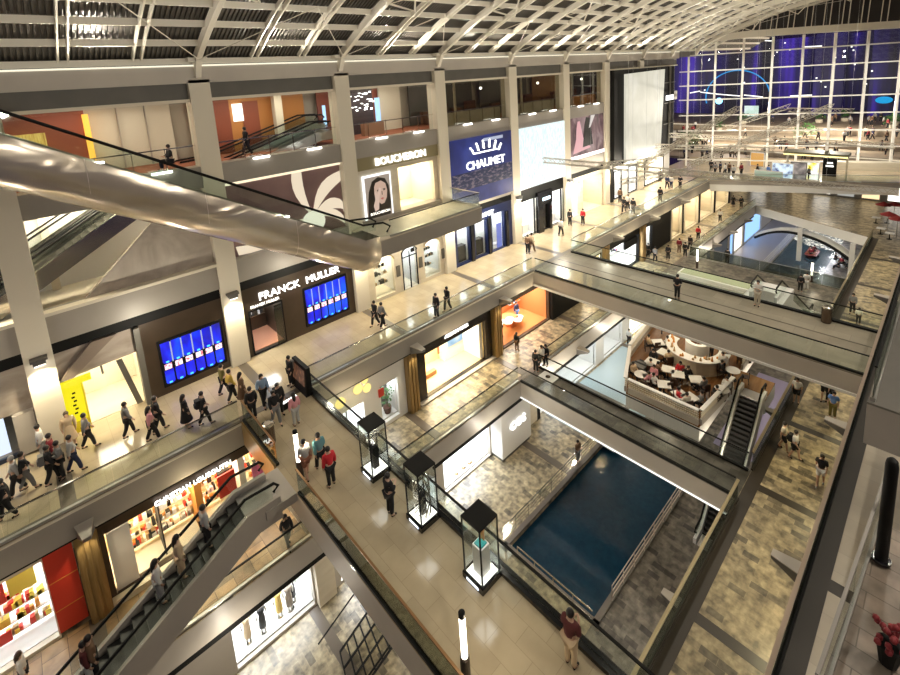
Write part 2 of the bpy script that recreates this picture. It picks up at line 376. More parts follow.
while ya>-20:
    a=slopeang(ya)
    b=MB(); b.bar((-9,ya,rz(ya)+.32),(98,ya,rz(ya)+.32),.12,.30)
    tag(b.build('purlin',ribm),'long straight cream purlin running the length of the roof','purlin','roof purlins'); ya-=1.62*math.cos(a)
# ------------------------------------------------------------------ far glass wall
gd=Vector((.951,-2.273,0)).normalized(); gn=Vector((2.273,.951,0)).normalized(); K=1.08
g0=Vector((67.19*K,27*K,0))
def GP(s,z,o=0): return Vector((g0.x+gd.x*s+gn.x*o,g0.y+gd.y*s+gn.y*o,z))
def gz(z): return HC+(z-HC)*K
wl=emp('window_1',GP(0,0),'tall curtain wall of clear glass with pale mullions at the far end','window',kind='structure')
GLv=MB()
arch=[(-.5,17.0),(0,17.1),(4.4,17.8),(7.5,18.0),(14,17.95),(23,17.8),(32,17.5)]
def az(s):
    for (a,za),(c,zc) in zip(arch,arch[1:]):
        if a<=s<=c: return gz(za+(zc-za)*(s-a)/(c-a))
    return gz(17.4)
mulm=mat('white mullion paint',(.86,.83,.76),.35)
ms=[1.1+3.16*i for i in range(10)]
b=MB()
pts=[GP(-.5*K,0)]+[GP(s*K,0) for s,_ in arch[1:]]
V=[GP(s*K,0.2) for s,_ in arch]+[GP(s*K,az(s)) for s,_ in arch]; n=len(arch)
b.add(V,[(i,i+1,n+i+1,n+i) for i in range(n-1)])
part('pane',b,glassB,wl)
for s in ms:
    part('mullion',MB().bar(GP(s*K,0),GP(s*K,az(s)-.2),.26,.3,up=gn),mulm,wl)
for z in (2.0,4.0,6.0,8.1,10.2,12.1,14.0,16.1):
    part('transom',MB().bar(GP(0,gz(z),-.05),GP(32*K,gz(z),-.05),.14,.16),mulm,wl)
b=MB()
for (s0,_),(s1,_) in zip(arch,arch[1:]):
    b.bar(GP(s0*K,az(s0)+.35,-.2),GP(s1*K,az(s1)+.35,-.2),.5,.9)
part('arch_beam',b,ribm,wl,label='broad cream beam above the glass')
b=MB()
for i in range(60):
    s=.6+i*.6*K
    if s/K<31.5: 
        p=GP(s,0); y=p.y
        if i%3: b.bar(GP(s,az(s/K)+.7,-.2),GP(s+.15,rz(min(26.9,max(-12,y)))+.3,-.2),.09)
part('hanger',b,ribm,wl,label='short vertical hangers between roof and beam')
cb=MB(); n=40; V=[]
for i in range(n+1):
    s=i*32*K/n; q=GP(s,0,.35); top=rz(min(26.9,max(-13,q.y)))+.5; V+=[(q.x,q.y,az(s/K)+.5),(q.x,q.y,top)]
cb.add(V,[(2*i,2*i+2,2*i+3,2*i+1) for i in range(n)])
part('clerestory_panel',cb,mat('dark louvre panel',(.035,.03,.03),.6),wl,label='dark panel between arch beam and roof')
st('baseboard_far',MB().prism([tuple(GP(17*K,0,-1.2))[:2],tuple(GP(31*K,0,-1.2))[:2],tuple(GP(31*K,0,.2))[:2],tuple(GP(17*K,0,.2))[:2]],0,1.1),cream,'low cream wall at the foot of the glass')
# ------------------------------------------------------------------ world outside
st('floor',MB().box(80,260,-120,160,-.4,-.05),mat('outdoor plaza paving',(.16,.12,.09),.5),'outdoor plaza paving')
W=D.worlds.new('night sky'); SC.world=W; W.use_nodes=True
bgn=W.node_tree.nodes['Background']; bgn.inputs[0].default_value=(.016,.010,.035,1); bgn.inputs[1].default_value=1.0
# ================================================================== BALUSTRADES
def balustrade(p,q,z,label,h=1.08,rail=chrome,curb=None,gl=glass,rw=.07,ch=.12,cw=.12,seg=1.6):
    p=Vector((p[0],p[1],z)); q=Vector((q[0],q[1],z)); L=(q-p).length; d=(q-p)/L
    e=emp('glass_balustrade',p,label,'balustrade')
    up=Vector((0,0,1)); b=MB(); k=max(1,int(L/seg)); g=.012
    for i in range(k):
        a=p+d*(L*i/k+g); c=p+d*(L*(i+1)/k-g)
        b.bar(a+up*(ch+(h-ch)/2),c+up*(ch+(h-ch)/2),.02,h-ch)
    gp=part('glass_panel',b,gl,e)
    part('handrail',MB().bar(p+up*h,q+up*h,rw,.05),rail,gp)
    part('base_rail',MB().bar(p+up*(ch/2),q+up*(ch/2),cw,ch),curb or steel,e)
    return e
balustrade((-9,22.2),(5.7,22.2),0,'glass balustrade along the cream promenade above the red sweet shop')
balustrade((9.25,22.2),(28,22.2),0,'glass balustrade along the cream promenade above the brass column shops')
balustrade((33.4,22.2),(65,22.2),0,'glass balustrade along the far cream promenade past the middle bridge')
balustrade((5.84,16.3),(5.84,1.9),0,'left glass balustrade of the near bridge with bronze handrail',rail=bronzeR,curb=blackm,gl=glassD)
balustrade((5.84,22.1),(5.84,18.25),0,'short glass balustrade of the near bridge by the litter bin',rail=bronzeR,curb=blackm,gl=glassD)
balustrade((9.05,22.0),(9.05,1.9),0,'right glass balustrade of the near bridge behind the display cases',curb=blackg,cw=.3,ch=.14,rail=blackm)
balustrade((28.1,22.0),(28.1,2.0),0,'near glass balustrade of the middle bridge',rail=blackm,curb=blackm)
balustrade((33.2,22.0),(33.2,2.0),0,'far glass balustrade of the middle bridge',rail=blackm,curb=blackm,cw=.25)
balustrade((9.3,19.7),(22.9,19.7),Z1,'glass balustrade of the lower promenade above the canal shops')
balustrade((-9,19.7),(9.2,19.7),Z1,'glass balustrade beside the lower escalator',gl=glass,rail=blackm)
balustrade((25.3,19.7),(44,19.7),Z1,'glass balustrade of the lower promenade by the cafe')
balustrade((53,19.7),(77,19.7),Z1,'glass balustrade of the lower promenade by the far pool')
balustrade((23.05,19.6),(23.05,6.1),Z1,'near glass balustrade of the slate footbridge',gl=glassW,rail=blackm,curb=blackm)
balustrade((25.15,19.6),(25.15,6.1),Z1,'far glass balustrade of the slate footbridge',gl=glassW,rail=blackm,curb=blackm)
balustrade((52.4,19.5),(52.4,6.0),Z1,'far glass balustrade of the dark paved footbridge',gl=glassD,rail=steel,curb=steel,h=1.2)
balustrade((44.1,19.5),(44.1,6.0),Z1,'near glass balustrade of the dark paved footbridge',gl=glass,rail=steel,curb=steel)
balustrade((65.3,22.0),(74.1,4.5),0,'low glass balustrade of the far bridge',h=.9,rail=steel,curb=steel)
balustrade((-9,2.02),(70,2.02),0,'long glass balustrade of the right promenade with bronze handrail',rail=mat('brown grey rail',(.36,.28,.22),.3,.5),rw=.11,curb=blackm,gl=glassD)
rl=mat('olive champagne rail',(.34,.28,.17),.3,.7)
balustrade((-9,5.98),(23,5.98),Z1,'wide railed balustrade of the right lower promenade beside the canal',rail=rl,rw=.13,curb=strip,gl=glassD)
balustrade((25.3,5.98),(70,5.98),Z1,'wide railed balustrade of the right lower promenade past the footbridge',rail=rl,rw=.13,curb=strip,gl=glassD)
# thin railings at the canal
def railing(p,q,z,label,h=1.0,n=4,post=1.2,w=.035,m=chrome):
    p=Vector((p[0],p[1],z)); q=Vector((q[0],q[1],z)); d=(q-p); L=d.length; d/=L; up=Vector((0,0,1))
    e=emp('railing',p,label,'railing')
    for i in range(int(L/post)+1):
        a=p+d*min(L,i*post); part('post',MB().bar(a,a+up*h,w,w),m,e)
    for k in range(n):
        zz=h*(k+1)/n; part('rail',MB().bar(p+up*zz,q+up*zz,w,w if k<n-1 else .06),m,e)
railing((17,16.3),(28.4,16.3),Z2,'steel railing on the shop side of the canal')
pk=mat('pinkish rail metal',(.62,.50,.44),.4,.2)  # one even pinkish colour
railing((18.5,10.2),(28.4,10.2),Z2,'pinkish railing on the right side of the canal',m=pk,n=3)
railing((16.8,15.0),(16.8,10.3),Z2,'short steel railing at the near end of the canal',n=2)
railing((64,16.2),(90,16.2),Z2,'pale railing between the lilac paving and the far pool',m=white,post=3)
# ------------------------------------------------------------------ lamp wedges on the fascias
def wedge(x,y,z,dr,label,L=.95):
    b=MB(); b.add([(x-.28,y,z-.32),(x+.28,y,z-.32),(x+.28,y,z+.2),(x-.28,y,z+.2),
                   (x-.12,y+dr*L,z+.1),(x+.12,y+dr*L,z+.1),(x+.12,y+dr*L,z+.22),(x-.12,y+dr*L,z+.22)],
      [(0,1,2,3),(4,7,6,5),(0,4,5,1),(1,5,6,2),(2,6,7,3),(3,7,4,0)])
    e=emp('bracket_lamp',(x,y,z),label,'lamp')
    part('housing',b,lampfit,e)
    part('top_plate',MB().add([(x-.3,y,z+.2),(x+.3,y,z+.2),(x+.14,y+dr*L,z+.22),(x-.14,y+dr*L,z+.22),(x-.3,y,z+.24),(x+.3,y,z+.24),(x+.14,y+dr*L,z+.26),(x-.14,y+dr*L,z+.26)],[(0,3,2,1),(4,5,6,7),(0,1,5,4),(1,2,6,5),(2,3,7,6),(3,0,4,7)]),greyL,e)
wn=['at far left','above the gift shop','','beside the white shop','between the black framed shop and the orange shop','beside the black box front','near the middle bridge end','past the middle bridge','further along the promenade']
for i,x in enumerate(CXS):
    if i in (0,2): continue
    wedge(x+.3,22.1,-.95,-1,'wedge lamp on the cream promenade edge '+wn[i])
for x,l in ((14.2,'above the white clothes window'),(30.3,'above the pale shop floor'),(60,'near the far pool'),(66,'near the blue lit shop'),(72,'at the far pool end')):
    wedge(x,19.6,Z1-1.0,-1,'wedge shaped lamp on the lower promenade edge '+l)
for x,l in ((16.1,'near the mottled paving lit yellow'),(24.6,'beside the person in blue'),(40.5,'near the far escalator'),(49,'near the red parasols')):
    wedge(x,2.0,-.95,1,'dark wedge lamp on the right promenade edge '+l,1.1)
for x,l in ((16.9,'above the grey slate by the canal'),(32,'beside the cafe escalator')):
    wedge(x,6.0,Z1-.95,1,'pale wedge lamp on the right lower promenade edge '+l,1.0)
# ================================================================== ESCALATORS
def escalator(name_,label,x0,z0,x1,z1,ya,yb,clad,side=0.0,hr=blackm,steps=True,deep=1.1,land=1.4,zt=.35,bm=None,gl=glass):
    "runs along x from (x0,z0) low to (x1,z1) high between ya and yb"
    e=emp('escalator',(min(x0,x1),(ya+yb)/2,min(z0,z1)),label,'escalator')
    s=1 if x1>x0 else -1
    d=Vector((x1-x0,0,z1-z0)).normalized(); nrm=Vector((-d.z*s,0,d.x*s)) 
    if nrm.z<0: nrm=-nrm
    for y,w in ((ya,1),(yb,-1)):
        oy=y
        prof=[(x0-s*land,z0+zt),(x0,z0+zt),(x1,z1+zt),(x1+s*land,z1+zt),(x1+s*land,z1-deep+.3),(x1+s*.3,z1-deep+.3),(x0+s*.3,z0-deep+.3),(x0-s*land,z0-deep+.3)]
        part('side_panel',MB().prismY(prof,oy-.08,oy+.08),clad,e)
        g=[(x0-s*land*.8,z0+zt),(x0,z0+zt),(x1,z1+zt),(x1+s*land*.8,z1+zt),(x1+s*land*.8,z1+zt+.55),(x1,z1+zt+.6),(x0,z0+zt+.6),(x0-s*land*.8,z0+zt+.55)]
        gsd=part('glass_side',MB().prismY(g,oy-.01,oy+.01),gl,e)
        hp=[(x0-s*(land-.2),z0+zt+.25),(x0-s*land,z0+zt+.42),(x0-s*(land-.15),z0+zt+.6),(x0,z0+zt+.66),(x1,z1+zt+.66),(x1+s*(land-.15),z1+zt+.6),(x1+s*land,z1+zt+.42),(x1+s*(land-.2),z1+zt+.25)]
        part('handrail',MB().tube([(a,oy,c) for a,c in hp],.055,6),hr,gsd)
    part('underside',MB().add([(x0-s*land,ya,z0-deep+.3),(x0+s*.3,ya,z0-deep+.3),(x1+s*.3,ya,z1-deep+.3),(x1+s*land,ya,z1-deep+.3),(x0-s*land,yb,z0-deep+.3),(x0+s*.3,yb,z0-deep+.3),(x1+s*.3,yb,z1-deep+.3),(x1+s*land,yb,z1-deep+.3)],[(0,1,5,4),(1,2,6,5),(2,3,7,6)]),bm or clad,e)
    if steps:
        n=int(abs(z1-z0)/.2); b=MB()
        for i in range(n):
            xa=x0+(x1-x0)*i/n; xb=x0+(x1-x0)*(i+1)/n; z=z0+(z1-z0)*(i+.5)/n
            b.box(min(xa,xb),max(xa,xb),min(ya,yb)+.1,max(ya,yb)-.1,z-.25,z)
        part('steps',b,mat('escalator steps',(.03,.03,.03),.45,.3),e)
        part('landing_plate',MB().box(min(x1,x1+s*land),max(x1,x1+s*land),min(ya,yb)+.1,max(ya,yb)-.1,z1-.06,z1+.02),steel,e)
        part('landing_plate',MB().box(min(x0,x0-s*land),max(x0,x0-s*land),min(ya,yb)+.1,max(ya,yb)-.1,z0-.06,z0+.02),steel,e)
    return e
# overhead escalator with rippled champagne cladding
e=emp('escalator',(13.3,22.8,5.8),'large overhead escalator clad in rippled champagne steel rising to the upper left','escalator')
sx,sz=-4.5,15.9; lx,lz=13.3,5.85
def EZ(x): return lz+(x-lx)*(sz-lz)/(sx-lx)
NY=[(22.0,1.0),(21.93,.6),(21.95,.1),(22.05,-.4),(22.3,-.85),(22.7,-1.12),(23.2,-1.2),(23.6,-1.0),(23.75,-.5),(23.78,1.0)]
b=MB(); xs2=[sx+(lx-sx)*i/14 for i in range(15)]+[14.2]
V=[]
for x in xs2:
    for y,h in NY: V.append((x,y,max(EZ(x),lz-.0)+h*.95+.02*math.sin(x*2.1)))
n=len(NY); b.add(V,[(i*n+k,i*n+k+1,(i+1)*n+k+1,(i+1)*n+k) for i in range(len(xs2)-1) for k in range(n-1)]+[tuple(range(n)),tuple(range((len(xs2)-1)*n,len(xs2)*n))])
part('cladding',b,steelG,e,smooth=True)
for q_ in (2,5,8,11): part('seam',MB().add([(xs2[q_]+d_,y-.004 if k_<5 else y,max(EZ(xs2[q_]),lz)+h*.955) for d_ in (0,.02) for k_,(y,h) in enumerate(NY[:8])],[(k_,k_+1,k_+9,k_+8) for k_ in range(7)]),greyL,e)
for y in (22.15,23.6):
    part('glass_side',MB().prismY([(sx,EZ(sx)+.9),(lx,lz+.9),(15.0,lz+.75),(15.0,lz+1.5),(lx,lz+1.75),(sx,EZ(sx)+1.75)],y-.012,y+.012),glass,e)
    part('handrail',MB().tube([(sx,y,EZ(sx)+1.8),(lx,y,lz+1.8),(14.6,y,lz+1.62),(15.05,y,lz+1.3),(14.8,y,lz+1.0)],.06,6),blackm,e)
b=MB(); n=44
for i in range(n):
    xa=sx+(lx-sx)*i/n; xb=sx+(lx-sx)*(i+1)/n; b.box(xa,xb,22.3,23.45,EZ((xa+xb)/2)+.3,EZ((xa+xb)/2)+.6)
part('steps',b,mat('escalator steps',(.03,.03,.03),.45,.3),e)
b=MB()
for i in (2,5):
    x=sx+2+i*2.4; b.box(x-.3,x+.3,23.4,23.5,EZ(x)+.78,EZ(x)+.86)
part('skirting_lamp',b,wglow,e)
# lower left escalator
escalator('e','grey clad escalator going down from the near bridge with riders on it',-6.3,Z1,4.0,0,16.55,18.0,greyL,deep=1.0,zt=.25,land=1.2)
tag(MB().box(4.6,5.78,16.4,18.2,-.35,0).build('landing_deck',greyL),'grey landing deck joining the escalator to the near bridge','landing')
st('trim_8',MB().box(5.70,5.78,18.3,22.1,-1.2,0),brass,'olive panel on the bridge edge by the escalator')
escalator('e','dark stepped escalator sinking from the cafe terrace under the slate footbridge',25.4,Z2,31.3,Z1,7.1,8.4,white,deep=.9,gl=glass,land=.9)
escalator('e','pale escalator descending behind the middle bridge',44.5,Z1,35.0,0,7.2,8.6,white,deep=1.2)
tag(MB().box(33.35,36.5,6.8,9.0,-.8,0).build('landing_deck',white),'white landing deck behind the middle bridge','landing')
# escalators inside bay between the columns (upper floor, left)
escalator('e','rear escalator rising inside the white opening at the left',-3.8,5.9,4.2,10.3,30.2,31.3,chrome,deep=.7,gl=glassW,bm=creamW)
escalator('e','front escalator rising inside the white opening at the left',-2.8,5.9,5.0,10.3,28.6,29.7,chrome,deep=.7,gl=glassW,bm=creamW)
# escalators behind the top window
escalator('e','steel escalator seen behind the top window, front one',8.0,10.2,14.4,12.0,28.6,29.5,steel,deep=.5)
escalator('e','steel escalator seen behind the top window, rear one',8.0,10.6,14.4,12.4,30.0,31.0,steel,deep=.5)
# upper platform of the jeweller
slab(R4(15.3,24.35,23.8,27.3),U1,1.1,cream,grey,'projecting upper platform with cream floor')
balustrade((16.2,23.9),(24.2,23.9),U1,'glass balustrade along the upper jeweller platform',rail=blackm)
balustrade((24.25,23.9),(24.25,27.0),U1,'short glass balustrade at the end of the upper platform',rail=steel)
# right upper platform near the viewer
slab([(16.2,1.15),(24,1.15),(24,-6),(16.2,-6)],5.8,1.3,greyD,grey,'projecting grey platform at the right')
balustrade((16.3,1.05),(24,1.05),5.8,'dark glass balustrade on the grey platform at the right',gl=glassD,rail=blackm)
slab([(3,.9),(7.9,.75),(11.9,.45),(11.9,-6),(3,-6)],5.75,.3,tiles('brown grey deck',(.24,.19,.15),(.17,.14,.11),(.1,.08,.06),.9,.4,.3,True,.01),grey,'brown deck at the lower right corner')
balustrade((7.0,.72),(11.8,.45),5.8,'slanting glass balustrade at the lower right corner',rail=mat('dull steel rail',(.30,.28,.26),.5,.6),gl=glassW,seg=2.4,rw=.05,curb=mat('dull steel rail',(.30,.28,.26),.5,.6),cw=.05,ch=.06)
e=emp('red_flower_pot',at(893,622,6.6)-Vector((0,0,.8)),'dark red flowering plant at the lower right corner','plant')
p=e.location; b=MB()
part('pot',MB().lathe((p.x,p.y,p.z),[(.12,0),(.18,.35)],12),blackm,e)
for i in range(26):
    b.ball((p.x+random.uniform(-.2,.2),p.y+random.uniform(-.2,.2),p.z+.45+random.uniform(-.08,.25)),.05,1,6)
part('flowers',b,mat('dark red petals',(.20,.015,.02),.6),e)
e=emp('black_post',at(881,560,5.8),'thick black rounded post on the brown deck at the right','post'); p=e.location
part('shaft',MB().lathe((p.x,p.y,p.z),[(.10,0),(.10,2.1),(.085,2.2),(.04,2.25)],20),blackm,e,smooth=True)
part('base',MB().lathe((p.x,p.y,p.z),[(.15,0),(.15,.05)],20),blackg,e)
# ================================================================== SHOPS
def box_room(e,x0,x1,z0,z1,yf,d,wm,glowm=warmglow,fm=None,t=.06,fill=.45):
    part('back_wall',MB().box(x0,x1,yf+d,yf+d+t,z0,z1),wm,e)
    part('side_wall',MB().box(x0-t,x0,yf+.02,yf+d+t,z0,z1),wm,e); part('side_wall',MB().box(x1,x1+t,yf+.02,yf+d+t,z0,z1),wm,e)
    part('ceiling_panel',MB().box(x0,x1,yf+.02,yf+d,z1-.02,z1+t),wm,e)
    part('shop_floor',MB().box(x0,x1,yf+.02,yf+d,z0-.02,z0+.025),fm or wm,e)
    if glowm:
        cx=(x1-x0)*(1-fill)/2
        part('ceiling_light',MB().box(x0+cx*.5,x1-cx*.5,yf+d*.15,yf+d*(.15+fill),z1-.06,z1-.025),glowm,e)
def facade(e,x0,x1,z0,z1,y,th,holes,m,name='facade'):
    "wall panel with rectangular holes sorted by x"
    b=MB(); x=x0
    for (a,c,lo,hi) in sorted(holes):
        if a>x: b.box(x,a,y,y+th,z0,z1)
        if lo>z0: b.box(a,c,y,y+th,z0,lo)
        if hi<z1: b.box(a,c,y,y+th,hi,z1)
        x=c
    if x<x1: b.box(x,x1,y,y+th,z0,z1)
    return part(name,b,m,e)
def frame(e,x0,x1,z0,z1,y,w,m,name='frame'):
    return part(name,MB().box(x0,x0+w,y-.04,y+.06,z0,z1).box(x1-w,x1,y-.04,y+.06,z0,z1).box(x0+w,x1-w,y-.04,y+.06,z1-w,z1).box(x0+w,x1-w,y-.04,y+.06,z0,z0+w),m,e)
def goods(e,x0,x1,y,z,n,cols,par_name='goods',h=.3,w=.2,seed=0):
    rnd=random.Random(seed+int(x0*7)+int(z*13))
    for ci,c in enumerate(cols):
        b=MB()
        for i in range(n):
            xx=rnd.uniform(x0,x1-w); hh=h*rnd.uniform(.4,1); ww=w*rnd.uniform(.5,1)
            b.box(xx,xx+ww,y-.12-.03*ci,y+.05,z,z+hh)
        o=part(par_name,b,c,e); o['kind']='stuff'
def shelves(e,x0,x1,y,zs,m,cols,n=6,h=.3,seed=0,glow_=None):
    for z in zs:
        sh=part('shelf',MB().box(x0,x1,y-.3,y,z-.04,z),m,e)
        goods(sh,x0,x1,y-.12,z,n,cols,h=h,seed=seed)
def hue(name,c,r=.6): return mat(name,c,r)
cR=hue('red goods',(.70,.05,.03)); cO=hue('orange goods',(.75,.32,.06)); cB=hue('black goods',(.02,.02,.02)); cT=hue('tan goods',(.55,.38,.2)); cW=hue('white goods',(.8,.8,.78)); cG=hue('green goods',(.1,.3,.08)); cBl=hue('blue goods',(.1,.2,.5)); cY=hue('yellow goods',(.85,.65,.1))
marble=noisy('grey veined marble',(.30,.25,.21),(.44,.385,.33),.25,.35,stretch=(1,1,2.2),dist=2,detail=6)
def blue_screen(par,x0,x1,z0,z1,y,name='blue_screen'):
    n=6 if x1-x0>2.5 else 4; w=(x1-x0)/n
    part('screen_frame',MB().box(x0-.08,x1+.08,y,y+.1,z0-.08,z1+.08),blackm,par)
    sm=screenmat('royal blue lit screen',[(.0,.0,.16),(.005,.01,.75),(.0,.12,.95)],.9,1.25,(1,1,.5),dist=.5)
    lb=glow('azure rim light',(.05,.45,1),2.2); rw=screenmat('red and white watch picture',[(.9,.05,.08),(.95,.9,.95),(.85,.1,.25)],7,1.5)
    for i in range(n):
        c=x0+w*(i+.5); r=w*.42
        for (a,bz) in ((z0+(z1-z0)*.50,z1-.06),(z0+.06,z0+(z1-z0)*.34)):
            poly=[(c-r,bz),(c-r,a+r*.5)]+[(c-r*math.cos(PI*k/6),a+r*.5-r*.5*math.sin(PI*k/6)) for k in range(1,6)]+[(c+r,a+r*.5),(c+r,bz)]
            bw=part('blue_watch_panel',MB().prismY(poly,y-.02,y),sm,par)
            part('azure_light',MB().box(c-r*.35,c+r*.35,y-.03,y-.02,a+.03,a+.12),lb,bw)
        part('watch_picture',MB().box(c-r*.8,c+r*.8,y-.03,y,z0+(z1-z0)*.36,z0+(z1-z0)*.48),rw,par)
    b=MB()
    for i in range(1,n): b.box(x0+w*i-.03,x0+w*i+.03,y-.02,y,z0+(z1-z0)*.5,z1-.1)
    part('silver_divider',b,glow('silver light',(.6,.7,1),.7),par)
# ---- far left bay: marble
e=emp('shop_front',(-8.8,27.4,0),'grey veined marble shop front at the far left with a pale blue window','shop front')
facade(e,-8.3,-1.15,0,4.7,27.5,.3,[(-5,-1.4,.2,2.0)],marble)
part('grey_box',MB().box(-1.9,-1.2,27.2,27.5,.1,2.0),greyL,e); part('window_light',MB().box(-5,-2.2,27.75,27.8,.2,2.0),glow('pale blue window light',(.75,.85,1),1.1),e)
part('dark_plinth',MB().box(-8.3,-1.15,27.4,27.55,0,.2),mat('navy plinth',(.02,.03,.06),.3),e)
# ---- bay A
e=emp('shop_front',(3,27.4,0),'wide bright cream shop opening with a yellow advertisement and slanting marble canopy','shop front')
part('marble_canopy',MB().prismY([(-.2,2.75),(3.0,2.85),(3.0,4.2),(-.2,4.2)],27.35,27.6),marble,e)
part('marble_rib',MB().prismY([(-.2,2.8),(.35,2.8),(2.2,4.2),(1.2,4.2)],27.1,27.4),mat('brown grey marble band',(.22,.175,.14),.3),e)
box_room(e,-.15,3.0,0,2.8,27.6,3.0,creamW,warmglow,cream)
part('dark_post',MB().prismY([(2.0,2.7),(2.25,2.7),(2.75,.05),(2.5,.05)],27.45,27.55),greyD,e)
part('hanging_lamp',MB().tube([(1.4,27.4,3.9),(1.4,27.4,2.9)],.02,5).tube([(1.4,27.4,2.9),(1.42,27.4,2.35)],.05,6),greyD,e)
part('glass_front',MB().box(-.1,2.9,27.5,27.52,.05,2.7),glassW,e)
yb=emp('yellow_advertisement',(.15,27.35,.05),'tall yellow advertising board with small dark writing beside the column','advertisement')
part('board',MB().box(-.15,.55,27.2,27.3,.6,2.45),glow('yellow board light',(1,.86,.0),.95),yb); part('top_rim',MB().box(-.15,.95,27.1,27.32,2.45,2.7),glow('yellow board light',(1,.86,.0),.95),yb)
part('frame',MB().box(-.15,.55,27.2,27.3,.05,.6).box(.55,.62,27.15,27.3,.05,2.45),mat('yellow painted board',(.75,.6,.02),.5),yb)
b=MB()
for i in range(6): b.box(.12+.05*(i%2),.24+.05*(i%2),27.18,27.2,1.0+.2*i,1.08+.2*i)
part('writing',b,blackm,yb)
e=emp('watch_screen_wall',(5.2,27.3,0),'dark bronze wall with the large blue video screen left of the lit column','shop front')
facade(e,3.1,7.0,0,4.15,27.3,.3,[],brownp); part('side_pier',MB().box(2.85,3.1,27.0,27.6,0,4.15),greyD,e)
blue_screen(e,3.8,6.75,.5,2.9,27.2)
# ---- bay B FRANCK MULLER
e=emp('watch_shop',(8.0,27.3,0),'dark bronze watch shop front with sign FRANCK MULLER and blue screen','shop front')
facade(e,8.02,15.2,0,4.15,27.3,.3,[(8.35,10.25,.08,2.75)],brownp)
box_room(e,8.35,10.25,.08,2.75,27.6,2.6,brownp,coolglow,mat('copper carpet',(.62,.28,.16),.7),fill=.35)
shelves(e,8.5,10.1,30.1,[1.2,1.9],chrome,[cW,cB],5)
frame(e,8.3,10.3,.05,2.8,27.26,.07,blackm,'door_frame'); part('door_leaf',MB().box(9.75,10.2,27.2,27.26,.1,2.6),glassD,e)
text('sign','FRANCK  MULLER',.62,(11.6,27.2,3.45),signw,e,width=1.02,spacing=1.05,ext=.05)
text('small_sign','FRANCK MULLER',.22,(9.3,27.22,2.98),glow('soft white light',(1,.95,.85),2.2),e)
blue_screen(e,11.7,14.6,.5,2.9,27.2)
# ---- bay C arched windows jeweller
e=emp('jeweller_front',(16.3,27.3,0),'cream jeweller front with two arched display windows and an arched door','shop front')
facade(e,16.25,23.4,0,4.15,27.3,.3,[(16.9,18.6,.25,3.2),(19.3,20.7,.05,3.3),(21.4,23.0,.25,3.2)],cream)
def arch_top(x0,x1,z,y,m,nm='arch_head',lean=0):
    c=(x0+x1)/2; r=(x1-x0)/2; b=MB()
    for k in range(8):
        a0=PI*k/8; a1=PI*(k+1)/8
        p0=(c-r*math.cos(a0),z+r*.55*math.sin(a0)); p1=(c-r*math.cos(a1),z+r*.55*math.sin(a1))
        b.bar((p0[0],y,p0[1]),(p1[0],y,p1[1]),.07,.07)
    return b
goldm=mat('gold trim',(.6,.45,.2),.3,.8)
for k,(a,c,lo,hi) in enumerate(((16.9,18.6,.25,3.2),(19.3,20.7,.05,3.3),(21.4,23.0,.25,3.2))):
    box_room(e,a,c,lo,hi,27.6,1.6,white,coolglow if k else warmglow,cream,fill=.7)
    part('spandrel',MB().prismY([(a,hi),(a,hi-.45)]+[(a+(c-a)*(1-math.cos(PI*t/8))/2,hi-.45+.42*math.sin(PI*t/8)) for t in range(1,8)]+[(c,hi-.45),(c,hi)],27.26,27.32),cream,e)
    part('arch_moulding',arch_top(a,c,hi-.45,27.24,blackm),blackm if k==1 else goldm,e)
    part('glass',MB().box(a,c,27.42,27.44,lo,hi),glassW,e)
    if k==1: part('door_frame',MB().box(a,a+.07,27.25,27.33,lo,hi-.4).box(c-.07,c,27.25,27.33,lo,hi-.4).box((a+c)/2-.03,(a+c)/2+.03,27.25,27.33,lo,hi-.4).box(a,c,27.25,27.33,2.5,2.56),blackm,e); part('black_disc',MB().box((a+c)/2+.15,(a+c)/2+.5,27.25,27.3,2.75,3.05),blackm,e)
    else: shelves(e,a+.15,c-.15,28.2,[.9,1.6,2.2],glass,[cW,cT,cB],4,.3,seed=k)
    part('wall_sconce',MB().box(c+.15,c+.45,27.2,27.3,1.3,2.1),greyD,e)
# ---- bay D dark blue shop
navy=mat('navy blue panel',(.010,.018,.075),.3)
e=emp('blue_shop',(24.4,27.3,0),'navy blue jeweller front with three tall white lit openings','shop front')
facade(e,24.42,31.75,0,4.15,27.3,.3,[(24.9,26.3,.15,3.2),(27.0,28.4,.15,3.2),(29.1,30.7,.05,3.4)],navy)
for a,c,k in ((24.9,26.3,0),(27.0,28.4,1),(29.1,30.7,2)):
    box_room(e,a,c,.1,3.25,27.6,1.2,white,coolglow,cream,fill=.7)
    part('lower_case',MB().box(a+.1,c-.1,27.7,28.2,.1,1.5 if k<2 else .4),blackg if k<2 else white,e)
    part('glass',MB().box(a,c,27.42,27.44,.1,3.2),glassW,e)
    part('dark_pier',MB().box(c+.12,c+.45,27.15,27.3,0,3.3),blackg,e)
part('blue_door',MB().box(29.9,30.5,27.5,27.56,.1,2.3),glow('blue lit door',(.2,.25,.8),.9),e)
text('sign','CHAUMET',.55,(28.0,27.2,3.65),signw,e,ext=.04)
